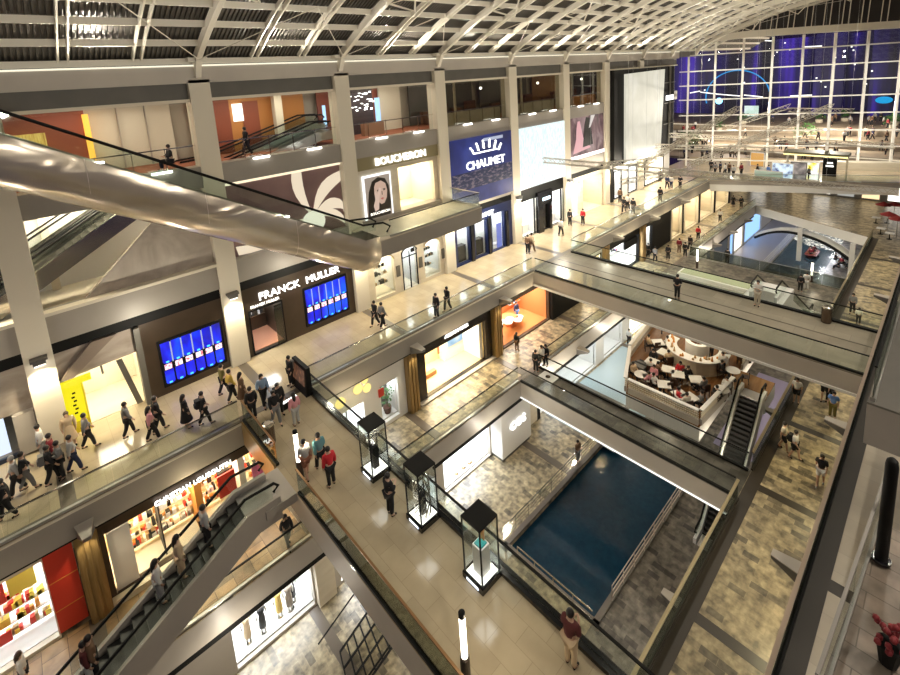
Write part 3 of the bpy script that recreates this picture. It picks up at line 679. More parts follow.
# ---- bay E
e=emp('open_shelf_shop',(32.9,27.3,0),'black framed shop with bright white shelves and a black door panel','shop front')
facade(e,32.82,39.9,0,4.15,27.3,.3,[(33.1,35.3,.05,3.6),(36.2,37.2,.05,2.7),(37.6,39.7,.05,3.6)],blackm)
for a,c in ((33.1,35.3),(37.6,39.7)):
    box_room(e,a,c,.05,3.6,27.6,2.2,white,coolglow,white,fill=.8)
    shelves(e,a+.1,c-.1,29.6,[1.0,1.6,2.2,2.8],chrome,[cW,cB],5,.3)
    frame(e,a,c,.05,3.6,27.3,.05,chrome); part('counter',MB().box(a+.2,c-.4,28.0,28.5,.05,.95),white,e)
part('black_panel',MB().box(35.3,37.6,27.0,27.3,2.7,4.0).box(35.4,36.2,27.0,27.3,0,2.7).box(37.2,37.5,27.0,27.3,0,2.7),blackg,e)
part('lit_nameplate',MB().box(36.0,37.2,26.95,27.0,3.1,3.4),glow('pale blue name light',(.75,.9,1),2.5),e)
# ---- bay F
e=emp('open_shelf_shop',(41,27.3,0),'narrow white shelf shop beside the black column cladding and beige entry hall','shop front')
facade(e,40.9,47.7,0,4.15,27.3,.3,[(41.1,42.9,.05,3.6),(43.5,47.4,.02,3.7)],cream)
box_room(e,41.1,42.9,.05,3.6,27.6,2.0,white,coolglow,white,fill=.8); shelves(e,41.2,42.8,29.4,[1,1.6,2.2,2.8],chrome,[cW,cB],5,.3)
box_room(e,43.5,47.4,.02,3.7,27.6,4.0,cream,warmglow,cream,fill=.3)
part('doorway',MB().box(44.3,46.4,31.4,31.5,.05,2.6),glow('warm doorway light',(1,.82,.5),.95),e); frame(e,44.2,46.5,.05,2.7,31.35,.08,blackm,'door_frame')
# ---- far bays G, H
e=emp('white_shop',(49,27.3,0),'white far shop front with slim black framed windows under the tall screen','shop front')
facade(e,48.75,65,0,4.2,27.2,.3,[(49.8,51.6,.1,3.4),(53.2,55.4,.1,3.4),(57.5,63,.1,3.6)],white)
for a,c in ((49.8,51.6),(53.2,55.4),(57.5,63)):
    box_room(e,a,c,.1,3.4,27.5,2.0,white,coolglow if c<60 else warmglow,white,fill=.7); frame(e,a,c,.1,3.4,27.15,.1,blackm)
    shelves(e,a+.2,c-.2,29.3,[1.2,2.0],chrome,[cB,cT],5)
part('black_pier',MB().box(48.75,49.3,26.9,27.2,0,4.2),blackm,e)
# ================================================================== UPPER FLOOR (U1)
# bay A : white hall with escalators ; far-left bay
for x0,x1,l in ((-8.3,-1.15,'far left white opening with a blue and green picture behind the column'),(-.15,7.0,'tall white lit opening behind the two rising escalators')):
    e=emp('wall_opening',(x0,27.5,5.8),l,'opening')
    part('back_wall',MB().box(x0,x1,31.7,31.75,5.8,10.4),white,e)
    part('ceiling_light',MB().box(x0+.5,x1-.5,28.6,31.4,10.3,10.37),warmglow,e)
    part('sill',MB().box(x0,x1,27.0,27.5,6.05,6.2),creamW,e)
    if x0<-2: part('picture',MB().box(-2.4,-1.3,31.5,31.6,6.2,8.5),screenmat('blue and green picture',[(.05,.25,.05),(.7,.75,.8),(.02,.25,.7)],1.2,1.2),e)
    else: part('pilaster',MB().box(.35,.7,31.3,31.7,5.8,10.4),cream,e)
part('marble_wedge',MB().prismY([(1.3,6.15),(7.0,6.15),(7.0,10.2),(5.0,9.6)],27.5,27.7),noisy('pale swirled marble',(.46,.40,.34),(.62,.56,.49),.25,.4,dist=2.5),e)
# bay B mural
e=emp('petal_mural',(8,27.4,6.1),'large mauve mural with glowing cream petal lines behind the overhead escalator','mural')
part('panel',MB().box(8.05,15.15,27.5,27.6,6.1,10.35),noisy('mauve grey mural panel',(.17,.10,.10),(.24,.15,.145),.4,.5),e)
pg=glow('cream petal light',(1,.84,.62),.85)
c0=(13.0,7.3)
def petal(ang,L,w,d):
    pts=[]
    for t in range(9):
        u=t/8; pts.append((L*u, w*math.sin(PI*u)+w*.2*u))
    for t in range(8,-1,-1):
        u=t/8; pts.append((L*u, w*math.sin(PI*u)*.35-w*.25*u))
    ca,sa=math.cos(ang),math.sin(ang); P_=[]
    for a,bq in pts:
        x=c0[0]+a*ca-bq*sa; z=c0[1]+a*sa+bq*ca
        P_.append((min(15.14,max(8.06,x)),min(10.34,max(6.12,z))))
    part('petal',MB().prismY(P_,27.5-d,27.5),pg,e)
for a,L,w,d in ((PI*.93,5.2,1.5,.05),(PI*.54,4.2,.75,.06),(PI*.22,3.8,.9,.07),(PI*1.06,4.8,1.2,.04),(PI*.0,2.6,.8,.05),(-PI*.12,2.4,.6,.06)): petal(a,L,w,d)
part('core',MB().prismY([(c0[0]+.75*math.cos(2*PI*k/20),c0[1]-.35+.7*math.sin(2*PI*k/20)) for k in range(20)],27.38,27.5),glow('bright mural core',(1,.90,.72),1.1),e)
part('top_line',MB().box(8.05,15.15,27.3,27.5,10.25,10.36),glow('warm edge light',(1,.85,.6),1.2),e)
# bay C boucheron
e=emp('jeweller_front',(16.3,27.4,5.8),'upper jeweller front with olive sign band, portrait poster and white lit opening','shop front')
facade(e,16.25,23.4,5.8,9.6,27.4,.3,[(19.7,23.0,5.85,9.2)],cream); part('sign_band',MB().box(16.25,23.4,27.2,27.5,9.55,10.42),mat('olive sign band',(.25,.21,.11),.5),e)
text('sign','BOUCHERON',.72,(19.9,27.1,9.95),signw,e,ext=.06,width=1.0)
box_room(e,19.7,23.0,5.85,9.2,27.7,2.6,creamW,warmglow,cream,fill=.6)
po=emp('portrait_poster',(17.6,27.2,5.9),'white framed lit portrait poster of a dark haired woman with her hand at her face','poster')
part('frame',MB().box(16.6,18.9,27.2,27.3,5.95,9.15),glow('white frame light',(1,1,1),1.3),po)
part('picture',MB().box(16.75,18.75,27.16,27.2,6.1,9.0),glow('warm grey picture ground',(.38,.31,.25),.9),po)
part('dark_hair',MB().prismY([(16.8,6.15),(18.6,6.15),(18.7,7.0),(18.62,8.2),(18.35,8.75),(17.8,8.92),(17.3,8.7),(16.98,8.0),(16.85,7.2)],27.13,27.16),mat('poster hair',(.03,.022,.018),.5),po)
part('face',MB().prismY([(17.55,8.55),(18.0,8.65),(18.35,8.4),(18.45,7.9),(18.38,7.4),(18.15,7.05),(17.9,7.0),(17.6,7.3),(17.4,7.8),(17.42,8.3)],27.11,27.13),glow('poster skin',(.62,.42,.32),.9),po)
part('hand',MB().prismY([(17.35,6.6),(17.65,6.7),(17.75,7.5),(17.95,8.1),(17.8,8.2),(17.6,7.75),(17.5,8.0),(17.4,7.9),(17.42,7.4),(17.25,7.0)],27.09,27.11),glow('poster skin light',(.72,.52,.42),.9),po)
b=MB()
for ex in (17.72,18.2): b.box(ex-.1,ex+.1,27.095,27.11,8.0,8.06).box(ex-.07,ex+.07,27.095,27.11,7.93,7.98)
b.box(17.98,18.03,27.095,27.11,7.65,7.9); part('eyes_and_nose',b,mat('poster hair',(.03,.022,.018),.5),po); part('lips',MB().prismY([(17.85,7.4),(18.0,7.46),(18.15,7.4),(18.0,7.3)],27.095,27.11),glow('poster lips',(.5,.12,.1),.9),po)
text('writing','BOUCHERON',.26,(17.75,27.1,6.45),wglow2,po,ext=.01)
# bay D blue screen with white crest
e=emp('blue_advertising_screen',(24.5,27.2,5.8),'huge dark blue advertising screen with white arched lettering over rows of lights','screen')
part('panel',MB().box(24.42,31.78,27.02,27.13,5.0,10.45),screenmat('deep blue picture',[(.004,.008,.06),(.01,.02,.14),(.03,.05,.25)],.35,1.0),e)
part('skyline',MB().box(24.5,31.7,26.99,27.02,6.3,7.7),screenmat('dim harbour lights',[(.004,.008,.05),(.01,.02,.10),(.30,.24,.30),(.01,.02,.08)],2.0,.6,(1,1,2.5),detail=6,pos=[.3,.5,.62,.7]),e)
text('lettering','CHAUMET',.95,(28.4,26.95,8.15),signw,e,ext=.03,width=1.05)
b=MB()
for i,t in enumerate((-.8,-.5,-.2,.1,.4,.7)):
    a=PI/2+t; r=1.75; cx=28.5-r*math.cos(a)*-1; cx=28.4+r*1.25*math.cos(a); cz=8.2+r*.75*math.sin(a)
    b.bar((cx,26.97,cz-.12),(cx+.35*math.cos(a),26.97,cz+.38*math.sin(a)),.22,.06)
    b.ball((cx+.5*math.cos(a),26.97,cz+.5*math.sin(a)),.09,1,6)
b.box(27.0,29.8,26.95,26.99,9.05,9.15)
part('crown_emblem',b,signw,e); part('small_caption',MB().box(28.2,30.6,26.96,26.99,9.95,10.2),glow('grey caption',(.5,.55,.7),.9),e)
# bay E white screen
e=emp('pale_advertising_screen',(32.9,27.2,4.8),'huge pale white and aqua advertising screen','screen')
part('panel',MB().box(32.82,39.88,27.0,27.13,4.8,10.4),screenmat('aqua dotted light',[(.66,.90,.92),(.86,.98,.99),(1,1,1)],4.5,1.05,(2.2,1,.6),detail=3),e)
# bay F picture
e=emp('gown_picture',(41,27.2,6.2),'lit picture of a pink gown against dark figures with a bright lower edge','picture')
part('panel',MB().box(40.95,47.65,27.2,27.3,6.2,10.45),screenmat('dark mauve picture',[(.02,.012,.02),(.16,.08,.09),(.4,.28,.28)],.7,.9,(1,1,.6),dist=1),e)
part('gown',MB().prismY([(41.6,6.7),(45.0,7.0),(43.6,8.0),(43.1,9.4),(42.9,10.0),(42.5,10.0),(42.3,9.3),(42.2,8.2)],27.17,27.2),glow('pink gown',(.85,.45,.48),.9),e)
part('dark_figure',MB().prismY([(43.4,7.2),(45.4,7.3),(45.0,9.2),(44.7,10.2),(44.1,10.3),(43.8,9.5)],27.16,27.2),mat('picture black',(.01,.01,.012),.5),e)
part('pale_beam',MB().prismY([(45.0,10.4),(45.8,10.4),(44.9,9.2),(44.6,9.1)],27.15,27.17),glow('pale picture beam',(.8,.75,.72),.9),e)
part('bright_edge',MB().box(40.95,47.65,27.1,27.2,6.1,6.45),glow('pink white edge light',(1,.85,.85),1.8),e)
# black tower with tall screen
e=emp('black_tower',(49,26.4,4.2),'tall black clad block holding a huge upright pale screen','tower')
part('block',MB().box(48.9,64.6,26.6,28.0,4.2,14.9),blackm,e)
b=MB()
for z in (7.5,10.2,12.8): b.box(61.5,64.7,26.5,26.6,z,z+.1)
b.box(63.0,63.3,26.45,26.6,4.2,14.9); part('grey_ribs',b,greyD,e)
scr=emp('tall_pale_screen',(53,26.1,4.6),'huge upright pale beige lit screen with faint bright strokes','screen')
part('panel',MB().prismY([(50.9,4.4),(60.0,4.4),(60.9,14.6),(50.9,14.4)],26.25,26.5),screenmat('pale sandy screen picture',[(.60,.57,.46),(.66,.63,.51),(.74,.71,.60)],.5,1.0,(1,1,.6),detail=4,dist=.6),scr)
part('lower_edge',MB().box(50.9,59,26.1,26.25,4.2,4.4),wglow2,scr)
text('sign','BLUES',.9,(62.6,26.3,10.9),glow('pale sign letters',(1,.98,.95),3),e,ext=.05,width=.9)
# ================================================================== TOP WINDOWS (U2)
orange=mat('orange wood wall',(.62,.26,.07),.5); redw=mat('red brown wall',(.30,.075,.035),.5)
hall={0:('top window at the far left edge above the white opening',creamW),1:('top window with cream wall and orange light strip',creamW),2:('top window with orange brown hall and steel escalators',orange),3:('top window with red carpet hall and screens',redw),
 4:('top window with dark glass room above the blue screen',greyD),5:('top window with dark shelves above the pale screen',greyD),6:('top window with amber boxes above the gown picture',mat('amber brown wall',(.30,.17,.07),.5)),7:('dim top window above the black tower',greyD),8:('dim top window at the far end of the wall',greyD)}
for i in range(9):
    x0=CXS[i-1]+.5 if i else -14; x1=CXS[i]-.5
    if i==0: continue
    e=emp('top_window',(x0,27.5,11.5),hall[i-1][0],'window'); i-=1; tg=glow('soft ceiling light',(1,.86,.66),9)
    part('back_wall',MB().box(x0,x1,31.6,31.7,11.5,15.0),hall[i][1],e)
    if i<=3: part('ceiling_light',MB().box(x0+.6,x1-.6,28.5,29.6,14.9,14.97),tg,e)
    else: part('ceiling_light',MB().box(x0+1,x1-1,29.5,29.7,14.9,14.97),tg,e)
    if i<7:
        part('pane',MB().box(x0,x1,27.55,27.57,11.5,15.0),glassW if i<4 else glassmat('smoky glass %d'%i,(.75,.74,.68),.06),e)
        b=MB()
        for k in range(1,5): b.box(x0+(x1-x0)*k/5-.015,x0+(x1-x0)*k/5+.015,27.5,27.56,11.5,12.7)
        b.box(x0,x1,27.48,27.54,12.62,12.68); part('guard_rail',b,chrome,e)
        for k in (.3,.75): part('sill_lamp',MB().box(x0+(x1-x0)*k-.45,x0+(x1-x0)*k+.45,27.0,27.14,11.5,11.6),wglow,e)
    if i==1:
        pass
    if i>=4:
        part('inner_parapet',MB().box(x0,x1,28.2,28.3,11.5,12.5),cream if i<6 else orange,e)
        part('inner_post',MB().box(x0+1.8,x0+1.95,28.0,28.15,11.5,15),cream,e)
        b=MB()
        for k in range(4): b.box(x0+.6+k*1.7,x0+1.7+k*1.7,30.6,31.0,11.6,12.6+.5*(k%2))
        part('furniture',b,mat('brown furniture',(.14,.07,.04),.5),e)
        part('small_lamp',MB().ball((x0+1.2,29,14.3),.12).ball((x1-1.5,29,14.2),.12),wglow,e)
    if i==2:
        part('white_screen',MB().box(10.4,11.0,31.4,31.5,13.4,14.5),wglow2,e); part('dark_door',MB().box(11.0,12.0,31.45,31.55,11.6,14.6),redw,e); part('pillar',MB().box(12.7,13.2,30.5,31,11.5,15),creamW,e); part('red_panel',MB().box(8.1,10.2,31.4,31.5,11.5,14.8),redw,e)
    if i==3:
        part('blue_screen',MB().box(20.7,21.1,31.0,31.1,12.3,14.1),glow('sky blue screen light',(.45,.7,1),1.6),e); part('blue_screen',MB().box(16.3,16.5,31.0,31.1,12.4,13.9),glow('sky blue screen light',(.45,.7,1),1.6),e)
        part('beige_wall',MB().box(21.3,23.3,31.3,31.5,11.5,15),creamW,e); part('dark_bar',MB().box(18.2,20.6,31.2,31.5,11.5,14.9),mat('dark bar wall',(.05,.035,.04),.5),e)
        b=MB(); rr=random.Random(3)
        for k in range(40): 
            xx=rr.uniform(18.4,20.6); zz=rr.uniform(13.2,14.6); b.box(xx,xx+.16,31.1,31.15,zz,zz+.05)
        part('chandelier',b,wglow,e); part('pillar',MB().box(17.2,17.6,30,30.4,11.5,15),creamW,e); part('tables',MB().box(18.6,20.3,29.5,30,11.5,12.4),mat('bar furniture',(.35,.2,.12),.5),e)
    if i==1:
        part('orange_wall',MB().box(-.1,3.0,31.3,31.5,11.5,15),redw,e); part('amber_strip',MB().box(2.9,3.15,31.1,31.3,12,14.6),glow('amber strip light',(1,.45,.05),2),e); part('gold_curtain',MB().box(-.1,1.3,30.4,30.5,12.0,13.9),screenmat('gold curtain light',[(.5,.22,.02),(1,.62,.15)],3,1.2,(4,1,.4)),e)
        part('joint_lines',MB().box(4.4,4.43,31.3,31.6,11.5,15).box(5.7,5.73,31.3,31.6,11.5,15),greyL,e)
# ================================================================== LOWER PROMENADE SHOPS (Z1), front plane y=23
YF=23.05
T1=-1.3
# far left red and white shop
e=emp('sweet_shop',(-6,YF,Z1),'red and white lit shop with crammed shelves at the lower left corner','shop front')
facade(e,-9,-1.75,Z1,T1,YF,.25,[(-8.6,-1.8,Z1+.15,-2.1)],creamW)
box_room(e,-8.6,-1.8,Z1+.1,-2.1,YF+.3,2.4,cW,coolglow,white,fill=.9)
for k,(a,c,lo,hi,mm) in enumerate(((-8,-5.6,-3.9,-2.4,cR),(-4.4,-3.0,-3.5,-2.4,cR),(-3.9,-3.1,-5.2,-4.75,cR),(-2.9,-2.1,-3.4,-2.3,cY),(-6.8,-5.2,-5.2,-4.7,cR))):
    part('colour_panel',MB().box(a,c,YF+.7,YF+.76,lo,hi),mm,e)
shelves(e,-8.4,-1.9,YF+1.3,[-5.3,-4.75,-4.2,-3.7],white,[cO,cT,cR,cY],16,.34)
e=emp('red_wall_panel',(-1.3,YF,Z1),'plain red wall panel left of the brass column','wall panel')
part('panel',MB().box(-1.75,-.85,YF-.12,YF+.2,Z1+.3,-1.9),hue('lacquer red',(.62,.045,.025),.35),e)  # red is the panel's own colour
part('joint',MB().box(-1.76,-.84,YF-.125,YF-.11,-3.2,-3.17).box(-1.76,-.84,YF-.125,YF-.11,-4.5,-4.47),cO,e)
for x,l in ((-.42,'between the red panel and the bright gift shop'),(8.3,'under the near bridge'),(16.2,'between the white shop and the black framed shop'),(24.35,'between the black framed shop and the orange shop'),(40.4,'beyond the middle bridge'),(48.2,'near the far lower shops')):
    e=emp('brass_column',(x,YF,Z1),'fluted brass clad column '+l,'column')
    part('core',MB().box(x-.38,x+.38,YF-.35,YF+.3,Z1,T1+.1),brass,e)
    for k in (-1,0,1): part('flute',MB().box(x+k*.25-.08,x+k*.25+.08,YF-.42,YF-.35,Z1,T1+.1),brass,e)
    s=light('SPOT',(x,YF-.75,-1.75),90,(1,.82,.5),.06,spot=1.7); aim(s,(x,YF-.35,Z1+1))
# gift shop (christian louboutin)
e=emp('gift_shop',(0,YF,Z1),'bright shoe boutique window crammed with colourful goods under a lit sign','shop front')
facade(e,-.05,7.9,Z1,T1,YF,.25,[(.15,7.7,Z1+.35,-2.45)],brownp)
box_room(e,.15,7.7,Z1+.3,-2.45,YF+.3,2.2,mat('warm shop wall',(.85,.70,.45),.6),warmglow,cream,fill=.95)
shelves(e,.9,7.5,YF+1.8,[-5.1,-4.55,-4.0,-3.45],cream,[cO,cR,cT,cB,cW],14,.32,seed=3)
part('white_pillar',MB().box(.2,1.0,YF+.1,YF+.4,Z1+.35,-2.6),white,e)
for a,c,mm in ((3.6,3.9,cO),(5.6,5.9,cW),(2.1,2.15,cB)): part('divider',MB().box(a,c,YF+.4,YF+1.9,Z1+.35,-2.5),mm,e)
part('red_panel',MB().box(4.6,5.4,YF+.35,YF+.4,-4.3,-3.1),cR,e); part('pink_panel',MB().box(6.2,7.2,YF+.35,YF+.4,-4.6,-3.6),hue('pink goods',(.8,.2,.45)),e)
text('sign','CHRISTIAN LOUBOUTIN',.30,(3.6,YF-.12,-2.32),signw,e,width=.98)
part('step',MB().box(-.05,7.9,YF-.3,YF+.05,Z1,Z1+.3),cream,e)
# white shop with yellow discs
e=emp('white_shop',(9.3,YF,Z1),'white corner shop with yellow round lamps, glass door and a potted plant display','shop front')
facade(e,8.8,15.8,Z1,T1-.1,YF,.25,[(10.3,12.7,Z1+.05,-3.3),(13.9,15.2,Z1+.25,-3.0)],white)
box_room(e,10.3,12.7,Z1+.05,-3.3,YF+.3,2.5,white,coolglow,white,fill=.9); box_room(e,13.9,15.2,Z1+.25,-3.0,YF+.3,1.2,white,coolglow,white,fill=.8)
part('dark_back',MB().box(14.4,15.2,YF+1.3,YF+1.4,Z1+.3,-3.1),greyD,e)
for x,z,r in ((9.9,-2.6,.34),(11.2,-2.55,.32),(12.4,-2.3,.3),(13.0,-2.55,.26),(12.9,-1.95,.22)):
    part('round_lamp',MB().prismY([(x+r*math.cos(2*PI*k/16),z+r*math.sin(2*PI*k/16)) for k in range(16)],YF-.08,YF),glow('yellow lamp light',(1,.80,.25),1.3),e)
part('door_handle',MB().box(12.5,12.58,YF-.06,YF-.02,Z1+.8,Z1+1.6).box(11.5,11.56,YF-.02,YF+.1,Z1+.05,-3.3),greyD,e)
part('red_box',MB().box(13.75,14.1,YF-.1,YF,-3.6,-3.1),cR,e)
pl=emp('potted_plant',(14.7,YF+.65,Z1+.28),'leafy green plant in a brown pot inside the white shop window','plant'); rr=random.Random(4)
part('pot',MB().lathe((14.7,YF+.65,Z1+.28),[(.2,0),(.28,.4),(.27,.42)],14),mat('brown pot',(.10,.05,.03),.5),pl)
b=MB()
for k in range(90):
    c=Vector((14.7+rr.gauss(0,.25),YF+.65+rr.gauss(0,.18),Z1+.9+rr.random()*1.1)); d=Vector((rr.uniform(-1,1),rr.uniform(-1,1),rr.uniform(-.3,1))).normalized()*.16; s_=d.orthogonal().normalized()*.05
    b.add([c,c+d*.5+s_,c+d,c+d*.5-s_],[(0,1,2,3)])
part('leaves',b,mat('leaf green',(.05,.13,.03),.5),pl); part('stem',MB().tube([(14.7,YF+.65,Z1+.6),(14.72,YF+.65,Z1+1.6)],.02,5),mat('stem brown',(.1,.07,.03),.6),pl)
# black framed shop
e=emp('black_framed_shop',(16.8,YF,Z1),'black framed shop front with warm yellow interior and a blue poster','shop front')
facade(e,16.7,23.95,Z1,T1,YF,.3,[(17.5,23.3,Z1+.15,-2.55)],mat('black bronze frame',(.025,.02,.016),.25,.3))
ywall=mat('pale yellow shop wall',(.90,.74,.38),.6)
box_room(e,17.5,23.3,Z1+.1,-2.55,YF+.3,2.6,ywall,warmglow,mat('honey shop floor',(.62,.46,.25),.4),fill=.9)
part('white_wall',MB().box(21.0,23.25,YF+2.2,YF+2.8,Z1+.1,-2.6).box(23.0,23.3,YF+.4,YF+2.2,Z1+.1,-2.6),white,e)
part('blue_poster',MB().box(21.4,22.9,YF+2.12,YF+2.2,-4.7,-3.0),screenmat('pale blue poster light',[(.25,.55,.85),(.45,.75,1),(1,.98,.95)],1.4,.9),e)
for x in (18.9,20.6): part('hanging_coat',MB().box(x,x+.14,YF+2.4,YF+2.5,-5.0,-3.9),mat('rust cloth',(.25,.10,.06),.8),e)
part('mannequin_coat',MB().lathe((17.9,YF+.9,Z1+.2),[(.2,0),(.15,.6),(.22,1.3),(.06,1.5),(.1,1.6),(.01,1.75)],10),cB,e); part('bench',MB().box(18.2,19.6,YF+1.5,YF+1.8,Z1+.15,Z1+.45),mat('wood bench',(.35,.17,.07),.5),e)
text('sign','ALEXANDER',.36,(20.4,YF-.08,-2.05),signw,e,width=1.1); part('step',MB().box(16.7,24,YF-.35,YF,Z1,Z1+.1),greyL,e)
# orange shop
e=emp('orange_shop',(25,YF,Z1),'glowing orange boutique with white curved shelves and shop figures','shop front')
facade(e,24.75,31.3,Z1,T1,YF,.25,[(25.2,31.2,Z1+.1,-2.3)],brownp); oc=mat('orange shop wall',(.62,.23,.08),.6)
box_room(e,25.2,31.2,Z1+.05,-2.3,YF+.3,3.4,oc,glow('orange shop ceiling light',(1,.92,.8),13),mat('orange shop floor',(.62,.28,.10),.3),fill=.95)
b=MB()
for k in range(9): b.lathe((25.8+.4*k,YF+1.0+.25*(k%3),Z1+1.5-.1*k),[(.32,-.08),(.36,0),(.3,.03)],12)
part('white_curved_shelf',b,white,e); part('display_table',MB().lathe((28.3,YF+1.9,Z1+.08),[(.45,0),(.5,.7),(.7,.75)],16),oc,e)
shelves(e,29.6,31.0,YF+3.3,[-4.8,-4.1,-3.4,-2.9],white,[cB,cBl,cO],6,.35)
# black box front
e=emp('black_box_front',(33,YF,Z1),'plain black projecting shop box with one white lit name plate','shop front')
part('box',MB().box(31.3,36.0,YF-.3,YF+.4,Z1+.05,T1),blackm,e); text('sign','LOEWE',.5,(32.9,YF-.38,-3.2),signw,e,width=1.4)
e=emp('white_shop',(36.3,YF,Z1),'pale lit shop window just past the black box front','shop front')
facade(e,36,40,Z1,T1,YF,.25,[(36.4,39.8,Z1+.1,-2.3)],white); box_room(e,36.4,39.8,Z1+.1,-2.3,YF+.3,2,cream,warmglow,cream,fill=.8); shelves(e,36.6,39.6,YF+1.9,[-4.8,-4,-3.3],chrome,[cB,cT],4); frame(e,36.4,39.8,Z1+.1,-2.3,YF,.08,blackm)
e=emp('dark_shop',(41,YF,Z1),'dark fronted lower shop with white lit clothes tables and a black sign beam','shop front')
facade(e,40.8,55.9,Z1,T1,YF,.25,[(41.2,47.6,Z1+.1,-2.6),(48.9,50.9,Z1+.1,-2.4)],blackm); box_room(e,41.2,47.6,Z1+.1,-2.6,YF+.3,2.6,white,coolglow,white,fill=.95); shelves(e,41.3,47.4,YF+2.5,[-4.8,-4,-3.3],white,[cB,cBl,cR],8); box_room(e,48.9,50.9,Z1+.1,-2.4,YF+.3,1,white,coolglow,white,fill=.8)
part('dark_beam',MB().box(44.2,47.0,YF-.2,YF,-3.4,-2.6),blackm,e)
e=emp('cream_shop',(56,YF,Z1),'long cream lit row of far lower shop windows with dark mullions','shop front')
facade(e,55.9,77,Z1,T1+.2,YF,.25,[(56.3,59,Z1+.1,-2),(60.2,64.4,Z1+.1,-2),(65,70,Z1+.1,-2),(71,76,Z1+.1,-2)],creamW)
for a,c in ((56.3,59),(60.2,64.4),(65,70),(71,76)):
    box_room(e,a,c,Z1+.1,-2,YF+.3,1.5,cream,warmglow,cream,fill=.5); part('dark_mullion',MB().box(c+.2,c+.5,YF-.1,YF+.05,Z1,-1.8),blackm,e)
# ================================================================== LOWEST SHOPS (Z2), plane y=21.2
YL=21.2; T2=Z1-1.3
e=emp('clothes_window',(3.7,YL,Z2),'long white lit clothes window with dressed figures at the lower left','shop front')
facade(e,-4,7.75,Z2,T2,YL,.2,[(3.7,7.65,Z2+.15,-9.2)],greyL)
box_room(e,3.7,7.65,Z2+.15,-9.2,YL+.25,1.6,white,coolglow,white,fill=.95)
e2=emp('cream_pillar_box',(8.2,YL,Z2),'cream lit square pillar beside the clothes window','pillar')
part('box',MB().box(7.75,8.75,YL-.35,YL+.6,Z2+.1,T2),cream,e2); part('amber_line',MB().box(7.75,8.75,YL-.37,YL-.34,T2-.15,T2),glow('amber strip light',(1,.45,.05),2),e2)
e=emp('white_shop',(9,YL,Z2),'white lit lowest shop seen under the near bridge','shop front')
facade(e,8.75,16.6,Z2,T2,YL,.2,[(9.2,16.2,Z2+.15,-8.2)],greyL); box_room(e,9.2,16.2,Z2+.15,-8.2,YL+.25,1.6,white,coolglow,white,fill=.9); shelves(e,9.4,16,YL+1.6,[-10.4,-9.6,-8.9],white,[cB,cY,cBl],5,.4)
def figure(x,y,z,cm,label,parent=None,h=1.75,low=.12):
    f=emp('mannequin',(x,y,z),label,'mannequin')
    part('stand',MB().lathe((x,y,z),[(.2,0),(.2,.03)],12),chrome,f)
    part('dress',MB().lathe((x,y,z+.03),[(low,.25),(low*1.5,.3),(.17,.8),(.13,1.05),(.2,1.3),(.19,1.42),(.05,1.5)],12),cm,f,smooth=True)
    part('body',MB().tube([(x-.07,y,z+.03),(x-.08,y,z+.5),(x-.06,y,z+.9)],[.04,.055,.08],8).tube([(x+.09,y,z+.03),(x+.08,y,z+.5),(x+.06,y,z+.9)],[.04,.055,.08],8).tube([(x-.2,y,z+1.42),(x-.26,y-.03,z+1.15),(x-.24,y-.08,z+.9)],[.05,.045,.03],7).tube([(x+.2,y,z+1.42),(x+.26,y+.03,z+1.15),(x+.24,y+.02,z+.9)],[.05,.045,.03],7).ball((x,y,z+1.64),.095,1.25,10).tube([(x,y,z+1.4),(x,y,z+1.58)],.045,8),white,f,smooth=True)
    return f
beige=hue('beige cloth',(.65,.5,.32),.8)
figure(4.5,YL+.8,Z2+.17,beige,'mannequin in a pale beige outfit, leftmost in the lower left window'); figure(5.2,YL+.7,Z2+.17,cB,'mannequin in a long black coat in the lower left window'); figure(6.1,YL+.8,Z2+.17,hue('ochre cloth',(.7,.5,.15),.8),'mannequin in ochre clothes in the lower left window'); figure(6.6,YL+.7,Z2+.17,hue('grey brown cloth',(.3,.25,.2),.8),'mannequin in a brown grey coat in the lower left window'); figure(6.9,YL+1.0,Z2+.17,cB,'mannequin in dark trousers, rightmost in the lower left window')
# canal shop
e=emp('clothes_window',(16.9,YL,Z2),'white lit clothes window beside the canal promenade','shop front')
facade(e,16.6,21.4,Z2,T2,YL,.2,[(16.9,21.3,Z2+.12,-8.9)],greyL); box_room(e,16.9,21.3,Z2+.12,-8.9,YL+.25,1.8,white,coolglow,white,fill=.95)
part('hanging_trousers',MB().box(18.9,19.15,YL+1.2,YL+1.3,-10.2,-9.1).box(19.2,19.4,YL+1.2,YL+1.3,-10.1,-9.1),mat('dark blue denim',(.02,.03,.06),.8),e); part('pale_backdrop',MB().box(17.6,18.2,YL+1.8,YL+1.85,Z2+.3,-9.1),hue('pale blue backdrop',(.55,.75,.85)),e); goods(e,18,20,YL+.6,Z2+.14,5,[cW,cT],h=.2)
e=emp('white_sign_box',(22.5,YL,Z2),'tall plain white box pillar with a white lit sign by the canal','sign box')
part('box',MB().box(21.4,24.6,YL-1.1,YL+.3,Z2+.3,T2-.1),white,e); part('plinth',MB().box(21.5,24.5,YL-1.0,YL+.2,Z2,Z2+.3),greyD,e); text('sign','COS',.8,(23.1,YL-1.18,-9.3),glow('pale sign letters',(1,.98,.95),3),e,width=1.1)
e=emp('cream_pillar_box',(25.6,YL,Z2),'cream pillar with a dark edge beneath the slate footbridge','pillar'); part('box',MB().box(25.0,26.4,YL-.3,YL+.4,Z2+.1,T2),cream,e); part('dark_edge',MB().box(26.4,26.8,YL-.3,YL+.4,Z2,T2),blackm,e)
e=emp('white_shop',(27,YL,Z2),'long dazzling white shop front on the lowest floor beyond the slate footbridge','shop front')
